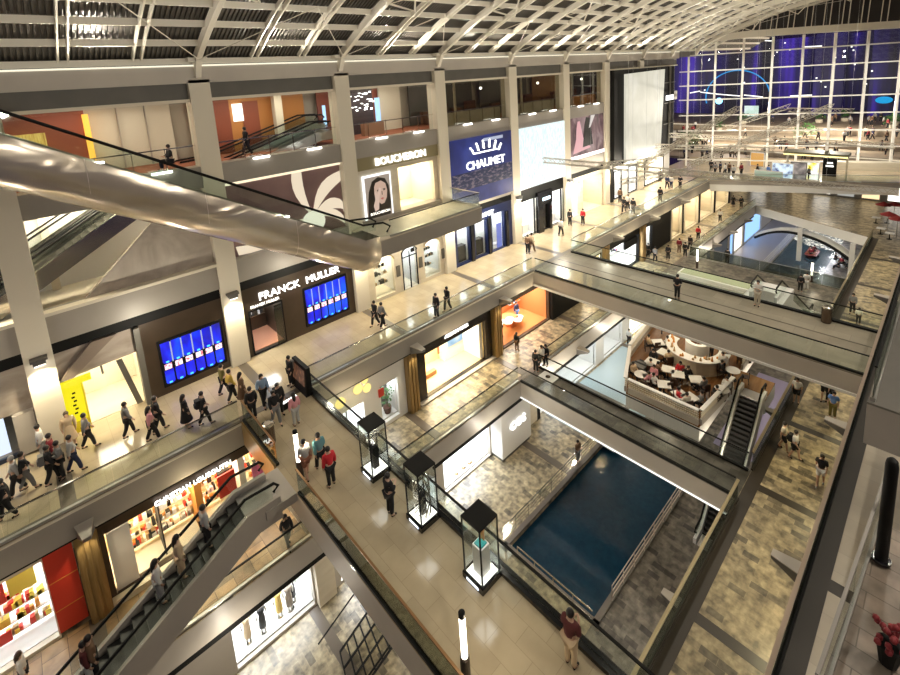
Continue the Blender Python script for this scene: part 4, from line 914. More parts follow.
facade(e,26.8,46,Z2,T2,YL,.2,[(27.2,35.6,Z2+.1,-8),(37,40.5,Z2+.1,-8.0),(42,45.6,Z2+.1,-8)],white)
for a,c in ((27.2,35.6),(37,40.5),(42,45.6)): box_room(e,a,c,Z2+.1,-8,YL+.25,2.0,white,glow('pale blue shop ceiling light',(.85,.95,1),5) if a<41 else warmglow,white,fill=.95); shelves(e,a+.3,c-.3,YL+2.1,[Z2+1.1,Z2+2.0,Z2+2.9],white,[cBl,cT,cW],7,.35)
part('yellow_panel',MB().box(42.6,43.6,YL+1.5,YL+1.6,-9.6,-8.6),cY,e)
e=emp('blue_lit_shop',(62,YL-.6,Z2),'row of white and dark blue lit shop fronts left of the far pool','shop front')
facade(e,46,90,Z2,T2,YL-.6,.2,[(57,60.5,Z2+.1,-7.9),(61,62.5,Z2+.1,-7.9),(63.4,69,Z2+.1,-7.9),(69.6,71,Z2+.1,-7.9),(71.5,75,Z2+.1,-7.9),(76,84,Z2+.1,-7.6)],greyL)
for a,c,mm in ((57,60.5,wglow2),(61,62.5,navy),(63.4,69,mat('slate blue shutter',(.10,.14,.19),.4)),(69.6,71,glow('sky blue window light',(.3,.55,1),1.4)),(71.5,75,wglow2),(76,84,glow('sky blue window light',(.3,.55,1),1.4))): part('lit_panel',MB().box(a,c,YL-.45,YL-.35,Z2+.1,-7.6),mm,e)
# arched white bridge face at the far pool
def far_arch():
    e=emp('arched_bridge_face',(70,6.5,Z1),'white arched bridge face over the far pool','bridge')
    a=Vector((70.2,6.1)); c=Vector((76.9,19.5)); n=18; L=(c-a).length; V=[]
    for i in range(n+1):
        p=a+(c-a)*i/n; u=(i/n-.5)*2; zb=Z1-2.2-2.6*abs(u)**2.2
        V+= [(p.x,p.y,zb+.55),(p.x,p.y,zb),(p.x+.6,p.y-.3,zb+.55),(p.x+.6,p.y-.3,zb)]
    Fc=[]
    for i in range(n): o=i*4; Fc+=[(o,o+1,o+5,o+4),(o+2,o+6,o+7,o+3),(o+1,o+3,o+7,o+5)]
    part('arch_face',MB().add(V,Fc),white,e)
    b=MB(); 
    for i in range(n): o=i*4; b.bar(Vector(V[o+1])+Vector((-.1,0,0)),Vector(V[o+5])+Vector((-.1,0,0)),.25,.3)
    part('dark_arch_rim',b,blackm,e)
    for t in (.12,.55,): 
        p=a+(c-a)*t; part('white_pier',MB().box(p.x-.5,p.x,p.y-.25,p.y+.25,Z2,Z1-1.3),white,e)
far_arch()
tag(MB().lathe((86,11.6,Z2-.27),[(5.2,0),(5.0,.06),(3.2,.02),(1,.05)],28).build('water_swirl',screenmat('painted foam and sparkle',[(.02,.04,.05),(.25,.25,.22),(1,.97,.85)],2.2,1.0,detail=8,dist=1,pos=[.42,.5,.6])),'white foam and glowing painted sparkle on the far pool','water ripple',kind='stuff')  # foam, with the water's sparkle painted as a glowing pattern
e=emp('far_shop_row',(86,0,Z1),'row of bright lit shop windows under the far bridge','shop front')
part('wall',MB().box(88,88.3,-6,30,Z1,-1.3),greyD,e)
for k in range(12):
    y0=-4+k*2.8; part('lit_window',MB().box(87.9,88,y0,y0+1.9,Z1+.3,-2.2),(wglow2,glow('warm window light',(1,.75,.42),1.3),glow('dim white window',(.6,.6,.55),.7))[k%3],e)
# red boat
bo=emp('sampan_boat',at(812,255,Z2-.25),'small red wooden boat with passengers on the far pool','boat'); p=bo.location
part('hull',MB().add([(p.x-2,p.y,p.z+.5),(p.x-1.2,p.y-.7,p.z+.35),(p.x+1.2,p.y-.7,p.z+.35),(p.x+2,p.y,p.z+.5),(p.x+1.2,p.y+.7,p.z+.35),(p.x-1.2,p.y+.7,p.z+.35),(p.x-1.3,p.y,p.z-.1),(p.x+1.3,p.y,p.z-.1)],[(0,1,6),(1,2,7,6),(2,3,7),(3,4,7),(4,5,6,7),(5,0,6),(0,5,4,3,2,1)]),mat('dark red boat paint',(.20,.03,.02),.5),bo)
for k in (-.7,0,.7): part('bench',MB().box(p.x+k-.12,p.x+k+.12,p.y-.55,p.y+.55,p.z+.38,p.z+.46),mat('boat bench',(.3,.12,.05),.5),bo)
# ================================================================== DISPLAY CASES
def case(x,y,label,inner):
    w=.8; h=2.25; e=emp('display_case',(x,y,0),label,'display case','glass display cases on the near bridge')
    part('plinth',MB().box(x-w/2-.04,x+w/2+.04,y-w/2-.04,y+w/2+.04,0,.2),blackg,e)
    part('lit_floor',MB().box(x-w/2+.05,x+w/2-.05,y-w/2+.05,y+w/2-.05,.2,.23),glow('case floor light',(1,.95,.85),2.2),e)
    part('name_strip',MB().box(x-w/2-.05,x-w/2-.04,y-.25,y+.25,.06,.14),glow('case name light',(.8,.88,1),2.5),e)
    for a in (-1,1):
        for c in (-1,1): part('post',MB().box(x+a*(w/2-.02)-.02,x+a*(w/2-.02)+.02,y+c*(w/2-.02)-.02,y+c*(w/2-.02)+.02,.2,h-.06),blackm,e)
    part('glass_box',MB().box(x-w/2,x-w/2+.008,y-w/2,y+w/2,.2,h-.06).box(x+w/2-.008,x+w/2,y-w/2,y+w/2,.2,h-.06).box(x-w/2,x+w/2,y-w/2,y-w/2+.008,.2,h-.06).box(x-w/2,x+w/2,y+w/2-.008,y+w/2,.2,h-.06),glassW,e)
    part('black_top',MB().box(x-w/2,x+w/2,y-w/2,y+w/2,h-.06,h),blackm,e)
    part('top_light',MB().box(x-.3,x+.3,y-.3,y+.3,h-.08,h-.062),glow('case top light',(1,.97,.9),9),e)
    inner(x,y,e)
def in1(x,y,e):
    part('black_stand',MB().box(x-.12,x+.12,y-.12,y+.12,.23,1.15),blackm,e); part('round_watch',MB().prismX([(y+.11*math.cos(2*PI*k/16),1.35+.11*math.sin(2*PI*k/16)) for k in range(16)],x-.06,x),wglow2,e)
    rr=random.Random(2); b=MB()
    for k in range(14): b.tube([(x+rr.uniform(-.3,.3),y+rr.uniform(-.3,.3),1.3+rr.random()*.6) for _ in range(3)],.02,5)
    part('silver_ribbons',b,chrome,e)
def in2(x,y,e):
    rr=random.Random(5); b=MB()
    for k in range(22):
        a=rr.uniform(0,6.28); b.tube([(x+.3*math.cos(a+t*.5),y+.3*math.sin(a+t*.5),.3+t*.28+rr.uniform(-.06,.06)) for t in range(6)],.014,5)
    part('silver_ribbons',b,chrome,e); part('black_stand',MB().box(x-.1,x+.1,y-.1,y+.1,.23,1.0),blackm,e)
def in3(x,y,e):
    part('white_stand',MB().box(x-.19,x+.19,y-.19,y+.19,.23,1.2),white,e); part('teal_jewel_tray',MB().box(x-.14,x+.14,y-.14,y+.14,1.2,1.25),hue('teal tray',(.03,.35,.35)),e); part('bronze_plate',MB().box(x+.1,x+.13,y-.05,y+.15,1.25,1.7),hue('amber plate',(.6,.25,.08)),e)
case(8.5,15.0,'black topped glass display case by the potted plant shop, the farthest of three',in1)
case(8.5,12.0,'black topped glass display case filled with silver ribbons, the middle of three',in2)
case(8.5,9.1,'black topped glass display case with a white stand and teal tray, the nearest of three',in3)
# light posts, bin, sign board
def lightpost(p,label):
    e=emp('light_post',p,label,'lamp','white glowing posts on the promenades')
    part('base',MB().lathe(p,[(.13,0),(.13,.75),(.1,.78)],14),mat('dark bronze base',(.07,.05,.04),.4,.3),e); part('light_tube',MB().lathe((p[0],p[1],p[2]+.78),[(.085,0),(.085,1.25)],14),glow('light post tube',(1,.93,.78),5),e); part('cap',MB().lathe((p[0],p[1],p[2]+2.03),[(.09,0),(.09,.12),(.02,.14)],14),blackm,e)
    light('POINT',(p[0]+.25,p[1]-.25,1.6+p[2]),30,(1,.85,.6),.1)
lightpost(at(301,478,0),'glowing white post on the near bridge beside the three strolling people')
lightpost((6.3,7.6,0),'glowing white post on the near bridge nearest the bottom edge')
lightpost(at(697,268,Z1),'glowing white post on the far lower promenade'); lightpost(at(811,283,Z1),'glowing white post near the pale escalator')
def bin_(p,label):
    e=emp('litter_bin',p,label,'bin'); part('body',MB().lathe(p,[(.24,0),(.26,.05),(.26,.85),(.24,.9)],18),mat('bronze bin',(.15,.11,.08),.25,.7),e); part('lid',MB().lathe((p[0],p[1],p[2]+.9),[(.27,0),(.27,.06),(.16,.1)],18),chrome,e)
bin_(at(270,443,0),'round bronze litter bin at the head of the lower escalator'); bin_(at(826,322,0),'round metal litter bin on the middle bridge')
e=emp('directory_board',at(303,389,0),'wide dark directory board with a reddish picture beside the promenade balustrade','board'); p=e.location
part('board',MB().add([(p.x-.2,p.y-.8,0),(p.x+.15,p.y-.8,0),(p.x+.15,p.y+.8,0),(p.x-.2,p.y+.8,0),(p.x-.05,p.y-.8,1.5),(p.x+.15,p.y-.8,1.5),(p.x+.15,p.y+.8,1.5),(p.x-.05,p.y+.8,1.5)],[(0,3,2,1),(4,5,6,7),(0,1,5,4),(1,2,6,5),(2,3,7,6),(3,0,4,7)]),blackm,e)
part('picture',MB().add([(p.x-.17,p.y-.65,.5),(p.x-.17,p.y+.65,.5),(p.x-.09,p.y+.65,1.35),(p.x-.09,p.y-.65,1.35)],[(0,1,2,3)]),screenmat('dark red floor plan picture',[(.02,.01,.01),(.15,.06,.03),(.45,.22,.12)],4,.6),e)
e=emp('lit_floor_sign',(8.6,18.5,0),'white lit lettering strip standing across the bridge entrance','sign')
q0=at(282,405,.25); q1=at(297,396,.25)
e.location=Vector((q0.x,q0.y,0)); part('plinth',MB().bar((q0.x,q0.y,.15),(q1.x,q1.y,.15),.3,.3),blackm,e); b=MB()
for k in range(7):
    a=q0+(q1-q0)*((k+.15)/7); c=q0+(q1-q0)*((k+.75)/7); b.bar((a.x,a.y,.31),(c.x,c.y,.31),.16,.02)
part('letters',b,signw,e)
e=emp('glass_grid_floor',(8,18,Z2),'gridded glass panel of black bars over pale stone at the lowest level','floor panel')
gx=[at(x,y,Z2+.5) for x,y in ((340,652),(377,598),(397,640),(352,705))]
b=MB(); n=6
for i in range(n+1):
    t=i/n; b.bar(gx[0].lerp(gx[1],t),gx[3].lerp(gx[2],t),.06,.1)
for j in range(4):
    t=j/3; b.bar(gx[0].lerp(gx[3],t),gx[1].lerp(gx[2],t),.06,.1)
part('bars',b,blackm,e); part('glass',MB().add([tuple(v-Vector((0,0,.06))) for v in gx],[(0,1,2,3)]),glassmat('frosted pale glass',(.9,.88,.8),.1),e)
part('side_rail',MB().tube([gx[3]+Vector((.3,-.3,.9)),gx[2]+Vector((.3,-.3,.9))],.05,6).tube([gx[0]+Vector((-.8,.4,.9)),gx[1]+Vector((-.3,.6,.9))],.04,6),blackm,e)
# bridge bench and planter
e=emp('white_planter',(46,14,Z1),'long low white planter bench with pale green top behind the middle bridge','planter')
part('box',MB().box(45.4,47.0,10.3,18.0,Z1,Z1+.9),white,e); part('moss_top',MB().box(45.6,46.8,10.5,17.8,Z1+.9,Z1+.94),hue('pale moss',(.45,.48,.32),.9),e)
p=at(548,378,Z1)
e=emp('square_skylight',(p.x,p.y,Z1),'square white framed glass display panel on the slate footbridge edge','display'); part('panel',MB().obox((p.x,p.y,Z1+.02),.9,1.2,.06),hue('white display',(.7,.72,.7),.3),e); part('disc',MB().lathe((p.x,p.y,Z1+.08),[(.18,0),(.18,.03)],16),chrome,e)
# ================================================================== CAFE
counter=emp('round_counter',(34.6,12.0,Z1),'curved white marble cafe counter in the middle of the terrace','counter')
def ring(r0,r1,a0,a1,z0,z1,c,n=20):
    b=MB(); V=[]
    for i in range(n+1):
        a=a0+(a1-a0)*i/n
        for r in (r0,r1):
            for z in (z0,z1): V.append((c[0]+r*math.cos(a),c[1]+r*math.sin(a),z))
    Fc=[(0,1,3,2),(4*n,4*n+2,4*n+3,4*n+1)]
    for i in range(n): o=i*4; Fc+=[(o,o+4,o+5,o+1),(o+2,o+3,o+7,o+6),(o+1,o+5,o+7,o+3),(o,o+2,o+6,o+4)]
    return b.add(V,Fc)
cc=(33.4,11.7)
part('front',ring(1.75,2.0,PI*.45,PI*1.75,Z1,Z1+1.0,cc),cream,counter); part('top',ring(1.35,2.1,PI*.45,PI*1.75,Z1+1.0,Z1+1.06,cc),white,counter)
rr=random.Random(6); b=MB(); b2=MB()
for k in range(26):
    a=rr.uniform(PI*.5,PI*1.7); r=rr.uniform(1.45,2.0); (b if k%2 else b2).lathe((cc[0]+r*math.cos(a),cc[1]+r*math.sin(a),Z1+1.06),[(.09,0),(.07,.1),(.02,.14+.1*(k%3))],8)
o=part('crockery',b,cT,counter); o['kind']='stuff'; o=part('cakes',b2,cO,counter); o['kind']='stuff'
part('inner_cabinet',ring(.5,.8,PI*.5,PI*1.5,Z1,Z1+1.5,cc),white,counter)
can=emp('glass_canopy',(38.2,12.5,Z1),'pale translucent canopy with dark crossing ribs behind the round counter','canopy')
b=MB(); ce=(37.0,12.9); 
part('roof_panels',MB().add([(ce[0]-2.0,ce[1]-2.2,Z1+2.0),(ce[0]+2.2,ce[1]-2.2,Z1+2.0),(ce[0]+2.2,ce[1]+2.2,Z1+2.0),(ce[0]-2.0,ce[1]+2.2,Z1+2.0),(ce[0],ce[1],Z1+2.5)],[(0,1,4),(1,2,4),(2,3,4),(3,0,4)]),mat('translucent canopy cloth',(.62,.62,.52),.5),can)
for k in range(8):
    a=2*PI*k/8; r=2.0 if k%2==0 else 2.9; b.bar((ce[0],ce[1],Z1+2.54),(ce[0]+r*math.cos(a),ce[1]+r*math.sin(a)*.98,Z1+2.04),.07,.05)
part('rib',b,blackm,can); b=MB()
for sx in (-1.9,2.1):
    for sy in (-2.1,2.1): b.tube([(ce[0]+sx,ce[1]+sy,Z1),(ce[0]+sx,ce[1]+sy,Z1+2.0)],.05,6)
part('post',b,blackm,can)
def barrier(p,q,z,label,h=1.0):
    e=emp('slatted_barrier',(p[0],p[1],z),label,'barrier'); P=Vector((p[0],p[1],z)); Q=Vector((q[0],q[1],z)); u=Vector((0,0,1))
    part('solid_base',MB().bar(P+u*.2,Q+u*.2,.14,.4),greyL,e)
    for k in range(3): part('slat',MB().bar(P+u*(.5+.14*k),Q+u*(.5+.14*k),.04,.07),cream,e)
    part('top_rail',MB().bar(P+u*h,Q+u*h,.24,.07),white,e)
barrier((26.8,9.2),(26.8,13.6),Z1,'white slatted barrier along the near edge of the cafe terrace')
barrier((26.8,13.8),(30.4,15.3),Z1,'white slatted barrier along the left edge of the cafe terrace')
barrier((30.6,15.4),(36,16.1),Z1,'white barrier beside the dark cafe steps'); barrier((26.9,9.1),(31.4,8.75),Z1,'white barrier between the cafe and the dark escalator')
barrier((34.1,9.0),(43,9.0),Z1,'white barrier on the right side of the cafe beyond the escalator')
e=emp('cafe_steps',(31.5,15.0,Z1),'short flight of dark steps at the left corner of the cafe terrace','steps')
for k in range(4): part('tread',MB().box(29.0+.4*k,29.4+.4*k,13.6,14.6,Z1,Z1+.6-.14*k),blackm if k%2 else greyD,e)
# ================================================================== PEOPLE
def skin_mesh(name,verts,edges,sub=1,root=0):
    me=D.meshes.new(name); me.from_pydata([v[0] for v in verts],edges,[])
    o=D.objects.new(name,me); COL.objects.link(o)
    o.modifiers.new('s','SKIN'); sv=me.skin_vertices[0].data
    adj={i:[] for i in range(len(verts))}
    for a,c in edges: adj[a].append(c); adj[c].append(a)
    seen=set()
    for i,v in enumerate(verts):
        r=v[1]; sv[i].radius=(r,r) if not isinstance(r,tuple) else r; sv[i].use_root=False
    for i in range(len(verts)):
        if i in seen: continue
        sv[i].use_root=True; stack=[i]
        while stack:
            k=stack.pop()
            if k in seen: continue
            seen.add(k); stack+=adj[k]
    sb=o.modifiers.new('u','SUBSURF'); sb.levels=sub; sb.render_levels=sub
    dg=bpy.context.evaluated_depsgraph_get(); dg.update()
    r=D.meshes.new_from_object(o.evaluated_get(dg)); D.objects.remove(o)
    r.shade_smooth(); r.name=name; r.materials.clear(); r.materials.append(None); return r
def joints(pose):
    P={}
    kind,ph=pose
    P['pel']=(0,0,.95); P['spi']=(0,.0,1.13); P['che']=(0,.01,1.33); P['nb']=(0,0,1.46); P['nk']=(0,.01,1.53); P['hd']=(0,.03,1.62); P['ht']=(0,.025,1.70)
    for s,n in ((-1,'L'),(1,'R')):
        P['hip'+n]=(s*.09,0,.90); P['sh'+n]=(s*.185,0,1.41)
        if kind=='walk':
            g=s*ph; P['kn'+n]=(s*.095,.11*g+.04,.50); P['an'+n]=(s*.095,.20*g-.05 if g<0 else .21*g,.09 if g>0 else .13); P['to'+n]=(s*.10,P['an'+n][1]+.17,.035 if g>0 else .05)
            P['el'+n]=(s*.225,-.07*g-.02,1.14); P['wr'+n]=(s*.22,-.15*g+.05,.91); P['ha'+n]=(s*.215,-.18*g+.07,.83)
        elif kind=='sit':
            P['kn'+n]=(s*.11,.45,.93); P['an'+n]=(s*.11,.43,.50); P['to'+n]=(s*.11,.60,.43); P['el'+n]=(s*.24,.06,1.16); P['wr'+n]=(s*.16,.27,1.14); P['ha'+n]=(s*.12,.35,1.15)
        elif kind=='phone':
            P['kn'+n]=(s*.095,.02,.50); P['an'+n]=(s*.10,-.02,.09); P['to'+n]=(s*.115,.15,.035); P['el'+n]=(s*.235,.02,1.15); P['wr'+n]=(s*.10,.23,1.22); P['ha'+n]=(s*.05,.29,1.27)
        else:
            P['kn'+n]=(s*.10,.015+.02*s,.50); P['an'+n]=(s*.115,-.02+.03*s,.09); P['to'+n]=(s*.135,.15+.03*s,.035); P['el'+n]=(s*.235,-.02,1.14); P['wr'+n]=(s*.235,.06,.90); P['ha'+n]=(s*.225,.09,.82)
    if kind=='sit':
        for k in P: 
            x,y,z=P[k]; P[k]=(x,y,z-.43)
        for k in ('anL','anR','toL','toR'): x,y,z=P[k]; P[k]=(x,y,max(.04,z))
    return P
RAD=dict(pel=.14,spi=.13,che=(.175,.13),nb=.08,nk=.06,hd=(.092,.108),ht=(.075,.09),hip=.105,kn=.068,an=.046,to=.04,sh=.07,el=.05,wr=.033,ha=.038)
def rad(k): return RAD.get(k) or RAD[k[:-1]]
def body_mesh(P):
    names=['pel','spi','che','nb','nk','hd','ht']+[a+n for n in 'LR' for a in ('hip','kn','an','to','sh','el','wr','ha')]
    ix={k:i for i,k in enumerate(names)}; V=[(P[k],rad(k)) for k in names]
    E_=[('pel','spi'),('spi','che'),('che','nb'),('nb','nk'),('nk','hd'),('hd','ht')]
    for n in 'LR': E_+=[('pel','hip'+n),('hip'+n,'kn'+n),('kn'+n,'an'+n),('an'+n,'to'+n),('che','sh'+n),('sh'+n,'el'+n),('el'+n,'wr'+n),('wr'+n,'ha'+n)]
    E_=[(ix[a],ix[c]) for a,c in E_]
    hx,hy,hz=P['hd']
    def add(p,r,q=None):
        V.append((p,r)); 
        if q is not None: E_.append((q,len(V)-1))
        return len(V)-1
    for n,s in (('L',-1),('R',1)):
        h=Vector(P['ha'+n]); w=Vector(P['wr'+n]); d=(h-w).normalized(); side=Vector((1,0,0)) if abs(d.x)<.8 else Vector((0,1,0))
        side=(Vector((0,1,0)) if abs(d.y)<.7 else Vector((1,0,0))); 
        for k,L in enumerate((.075,.088,.082,.065)):
            q=h-d*.01+side*(.018*(k-1.5)); i=add(tuple(q),.0095); j=add(tuple(q+d*L*.55+Vector((-s*.006,0,0))),.0085,i); add(tuple(q+d*L+Vector((-s*.02,0,0))),.007,j)
        q=w+d*.03+side*.02; i=add(tuple(q),.011); j=add(tuple(q+d*.03+side*.03),.010,i); add(tuple(q+d*.06+side*.035),.008,j)
    i=add((hx,hy+.075,hz+.012),.014); add((hx,hy+.102,hz-.012),.012,i)           # nose
    for s in (-1,1): i=add((hx+s*.078,hy-.005,hz+.02),.014); add((hx+s*.088,hy-.012,hz-.015),.010,i)
    i=add((hx-.022,hy+.082,hz-.045),.009); add((hx+.022,hy+.082,hz-.045),.009,i)
    return skin_mesh('person_body',V,E_)
def cloth(P,keys,edges,grow,name,over={}):
    ix={k:i for i,k in enumerate(keys)}
    V=[]
    for k in keys:
        r=over.get(k) or over.get(k[:-1]) or rad(k); r=r if isinstance(r,tuple) else (r,r); V.append((P[k],(r[0]+grow,r[1]+grow)))
    return skin_mesh(name,V,[(ix[a],ix[c]) for a,c in edges])
def mid(P,a,c,t): return tuple(Vector(P[a]).lerp(Vector(P[c]),t))
POSES={'stand':('stand',0),'walkA':('walk',1),'walkB':('walk',-1),'sit':('sit',0),'phone':('phone',0)}
PM={}
def meshes(pn):
    if pn in PM: return PM[pn]
    P=joints(POSES[pn]); R={}
    R['body']=body_mesh(P)
    for n in 'LR':
        P['cuff'+n]=mid(P,'el'+n,'wr'+n,.85); P['slv'+n]=mid(P,'sh'+n,'el'+n,.75); P['hem'+n]=mid(P,'kn'+n,'an'+n,.93); P['sho'+n]=mid(P,'hip'+n,'kn'+n,.85)
    RAD['cuff']=.040; RAD['slv']=.058; RAD['hem']=.055; RAD['sho']=.08
    tk=['pel','spi','che','nb','shL','shR','elL','elR']; te=[('pel','spi'),('spi','che'),('che','nb'),('che','shL'),('che','shR'),('shL','elL'),('shR','elR')]
    ov={'nb':.05,'che':(.155,.12)}
    R['shirt']=cloth(P,tk+['cuffL','cuffR'],te+[('elL','cuffL'),('elR','cuffR')],.026,'shirt',ov)
    R['tee']=cloth(P,['pel','spi','che','nb','shL','shR','slvL','slvR'],te[:5]+[('shL','slvL'),('shR','slvR')],.028,'shirt',ov)
    R['trousers']=cloth(P,['pel','hipL','hipR','knL','knR','hemL','hemR'],[('pel','hipL'),('pel','hipR'),('hipL','knL'),('hipR','knR'),('knL','hemL'),('knR','hemR')],.020,'trousers')
    R['shorts']=cloth(P,['pel','hipL','hipR','shoL','shoR'],[('pel','hipL'),('pel','hipR'),('hipL','shoL'),('hipR','shoR')],.024,'shorts')
    b=MB(); z0=P['pel'][2]
    if pn=='sit': b.tube([(0,-.03,z0+.1),(0,.08,z0+.02),(0,.48,z0-.02)],[.15,.18,.17],14)
    else: b.lathe((0,0,0),[(.27,.42),(.26,.45),(.20,.75),(.165,.95),(.135,1.12),(.12,1.13)],16)
    me=D.meshes.new('skirt'); me.from_pydata([tuple(v) for v in b.v],[],b.f); me.shade_smooth(); me.materials.append(None); R['skirt']=me
    for n in 'LR':
        a=Vector(P['an'+n]); t=Vector(P['to'+n]); R['shoe'+n]=skin_mesh('shoe',[(tuple(a+Vector((0,-.03,-.045))),.042),(tuple(a.lerp(t,.5)),.045),(tuple(t+Vector((0,.03,0))),.036)],[(0,1),(1,2)])
    h=Vector(P['hd'])
    def hair(long):
        b=MB(); b.ball((h.x,h.y-.024,h.z+.032),.103,1.1,12)
        if long: b.tube([(h.x,h.y-.055,h.z+.03),(h.x,h.y-.085,h.z-.08),(h.x,h.y-.105,h.z-.22),(h.x,h.y-.11,h.z-.30)],[.09,.088,.075,.04],10)
        me=D.meshes.new('hair'); me.from_pydata([tuple(v) for v in b.v],[],b.f); me.shade_smooth(); me.materials.append(None); return me
    R['hair']=hair(0); R['longhair']=hair(1)
    b=MB(); b.box(-.14,.14,-.30,-.12,1.02,1.42).box(-.10,.10,-.35,-.30,1.06,1.25); me=D.meshes.new('backpack'); me.from_pydata([tuple(v) for v in b.v],[],b.f); me.materials.append(None); R['backpack']=me
    PM[pn]=R; return R
SK=[mat('skin tone %d'%i,c,.55) for i,c in enumerate([(.52,.32,.22),(.60,.39,.28),(.36,.21,.13)])]
CL=dict(black=(.012,.012,.014),grey=(.20,.20,.20),lgrey=(.42,.42,.41),white=(.70,.69,.66),beige=(.50,.40,.27),red=(.55,.02,.03),dred=(.25,.02,.03),maroon=(.10,.02,.02),pink=(.70,.32,.36),teal=(.12,.30,.33),navy=(.02,.03,.08),blue=(.12,.25,.62),olive=(.20,.17,.05),brown=(.16,.09,.05),rust=(.28,.09,.03),yellow=(.60,.42,.08),denim=(.08,.12,.22),cream=(.62,.56,.45),skyb=(.30,.42,.60))
CM={k:mat(k+' cloth',v,.85) for k,v in CL.items()}
HR=[mat('black hair',(.012,.009,.008),.5),mat('brown hair',(.05,.028,.015),.5),mat('grey hair',(.35,.33,.31),.5)]
KB={}
def person(loc,label,pose='stand',top='black',bot='black',rz=0,h=1.0,kind='shirt',low='trousers',hair='hair',hc=0,pack=None,group=None,sk=None,light_=False):
    M=meshes(pose); e=D.objects.new('person',None); COL.objects.link(e); e.location=loc; e.rotation_euler[2]=rz; e.scale=(h,h,h); e.empty_display_size=.2
    tag(e,label,'person',group)
    sk=SK[(len(label)+int(loc[0]*10))%2] if sk is None else SK[sk]
    def P_(n,me,m):
        o=D.objects.new(n,me); COL.objects.link(o); o.parent=e; o.material_slots[0].link='OBJECT'; o.material_slots[0].material=m; return o
    P_('body',M['body'],sk); P_(kind if kind!='tee' else 'shirt',M[kind],CM[top])
    P_(low,M[low],CM[bot]); P_('hair',M[hair],HR[hc])
    if not light_: P_('shoe',M['shoeL'],blackm if bot!='white' else CM['lgrey']); P_('shoe',M['shoeR'],blackm if bot!='white' else CM['lgrey'])
    if pack: P_('backpack',M['backpack'],CM[pack])
    return e
# headings: 0 faces +y ; -90deg faces +x
FX,BX,FY,BY=-PI/2,PI/2,0,PI
def L0(x,y,label,pose,top,bot,rz,**k): return person(at(x,y,0),label,pose,top,bot,rz,**k)
L0(10,519,'person in black striding at the lower left edge of the cream promenade','walkA','black','black',BX)
L0(20,494,'person with grey hair in a pale shirt walking at the left edge','walkB','lgrey','black',BX,hc=2)
L0(29,490,'person in black walking just right of the grey haired person','walkA','black','grey',FX)
L0(45,460,'person in a white shirt and pale trousers below the lit column','stand','white','lgrey',BX)
L0(56,470,'person in a dark red top beside the black backpack wearer','stand','dred','black',FX)
L0(54,483,'person in black with a grey backpack in the left crowd','walkB','black','black',FX,pack='grey')
L0(64,478,'person in dark clothes bending over a bag in the left crowd','phone','grey','black',BX)
L0(76,472,'person in a grey patterned top in the left crowd','walkA','lgrey','navy',FX)
L0(73,446,'person with long hair in a beige dress by the yellow board','stand','beige','beige',BY,low='skirt',hair='longhair',hc=1)
L0(90,448,'person in grey striding past the yellow board','walkA','grey','black',FX)
L0(130,436,'person in a grey hooded top and black trousers before the bright opening','walkB','grey','black',FX)
L0(154,441,'person in a pink top with black trousers walking','walkA','pink','black',FX,hair='longhair')
L0(160,432,'tall person all in black beside the one in pink','walkB','black','black',FX,h=1.06)
L0(188,428,'person in a dark coat below the left blue screen','stand','black','black',FX,low='skirt',hair='longhair')
L0(206,425,'person in black with a black backpack near the blue screen corner','walkA','black','black',FX,pack='black')
L0(225,395,'person in an olive top at the foot of the bright column','walkA','olive','black',FX)
L0(233,401,'person in a yellow brown top just right of the bright column','walkB','yellow','black',FX)
L0(244,404,'person with long hair in a dark brown dress','stand','brown','brown',FX,low='skirt',hair='longhair')
L0(254,420,'person in black facing away at the bridge corner','stand','black','black',FY)
L0(265,406,'person in a grey blue shirt in the middle crowd','walkA','skyb','black',BY,hair='longhair')
L0(277,424,'person in a black top and grey trousers in the middle crowd','walkB','black','grey',BY)
L0(281,416,'tall person in black with a backpack in the middle crowd','stand','black','black',BY,pack='black')
L0(297,425,'person in a pale pink top by the lit floor sign','stand','pink','lgrey',FY,h=.95,hair='longhair')
L0(292,386,'person in dark grey standing behind the directory board','stand','black','black',BX,pack='grey')
L0(308,478,'person in a grey green shirt and rust skirt strolling on the near bridge','walkA','lgrey','rust',FY,kind='tee',low='shorts')
L0(322,471,'person in a teal shirt and dark trousers strolling on the near bridge','walkB','teal','black',FY)
L0(332,486,'person in a red top seen from behind on the near bridge','stand','red','black',FY)
L0(391,515,'person in black standing between two display cases','phone','black','black',FX)
L0(571,666,'person in a maroon jacket and pale trousers leaning by the glass at the bottom','phone','maroon','beige',FX,h=1.04)
L0(376,326,'person in black with a red bag walking from the watch shop','walkA','black','black',BX)
L0(383,328,'person in grey striding beside the red bag','walkB','grey','black',FX)
L0(437,318,'person in black standing by the promenade glass, left of a pair','stand','black','black',BX)
L0(448,311,'person in black striding by the promenade glass, right of a pair','walkA','black','black',BX)
L0(528,254,'person in brown beside the dark couple near the middle bridge','stand','brown','black',FX); L0(532,252,'person in a beige coat near the middle bridge','walkA','beige','brown',FX)
L0(561,236,'person in a white top and black skirt before the shelf shop','walkA','white','black',FX); L0(570,226,'person in black by the black column cladding','stand','black','black',FX)
L0(583,225,'person in a red top before the cream entry hall','stand','red','black',BX,h=.97)
L0(620,203,'person in a brown coat at the left of the far group','stand','brown','black',FX); L0(624,213,'person pushing ahead in dark clothes in the far group','walkA','black','black',BX); L0(628,210,'person in a white top in the far group','stand','white','black',BX); L0(633,214,'person in black by the glass in the far group','stand','black','grey',FX)
L0(660,182,'person in dark clothes far along the promenade wall','stand','black','black',FX); L0(660,202,'person in black leaning on the far promenade glass','stand','black','black',FX)
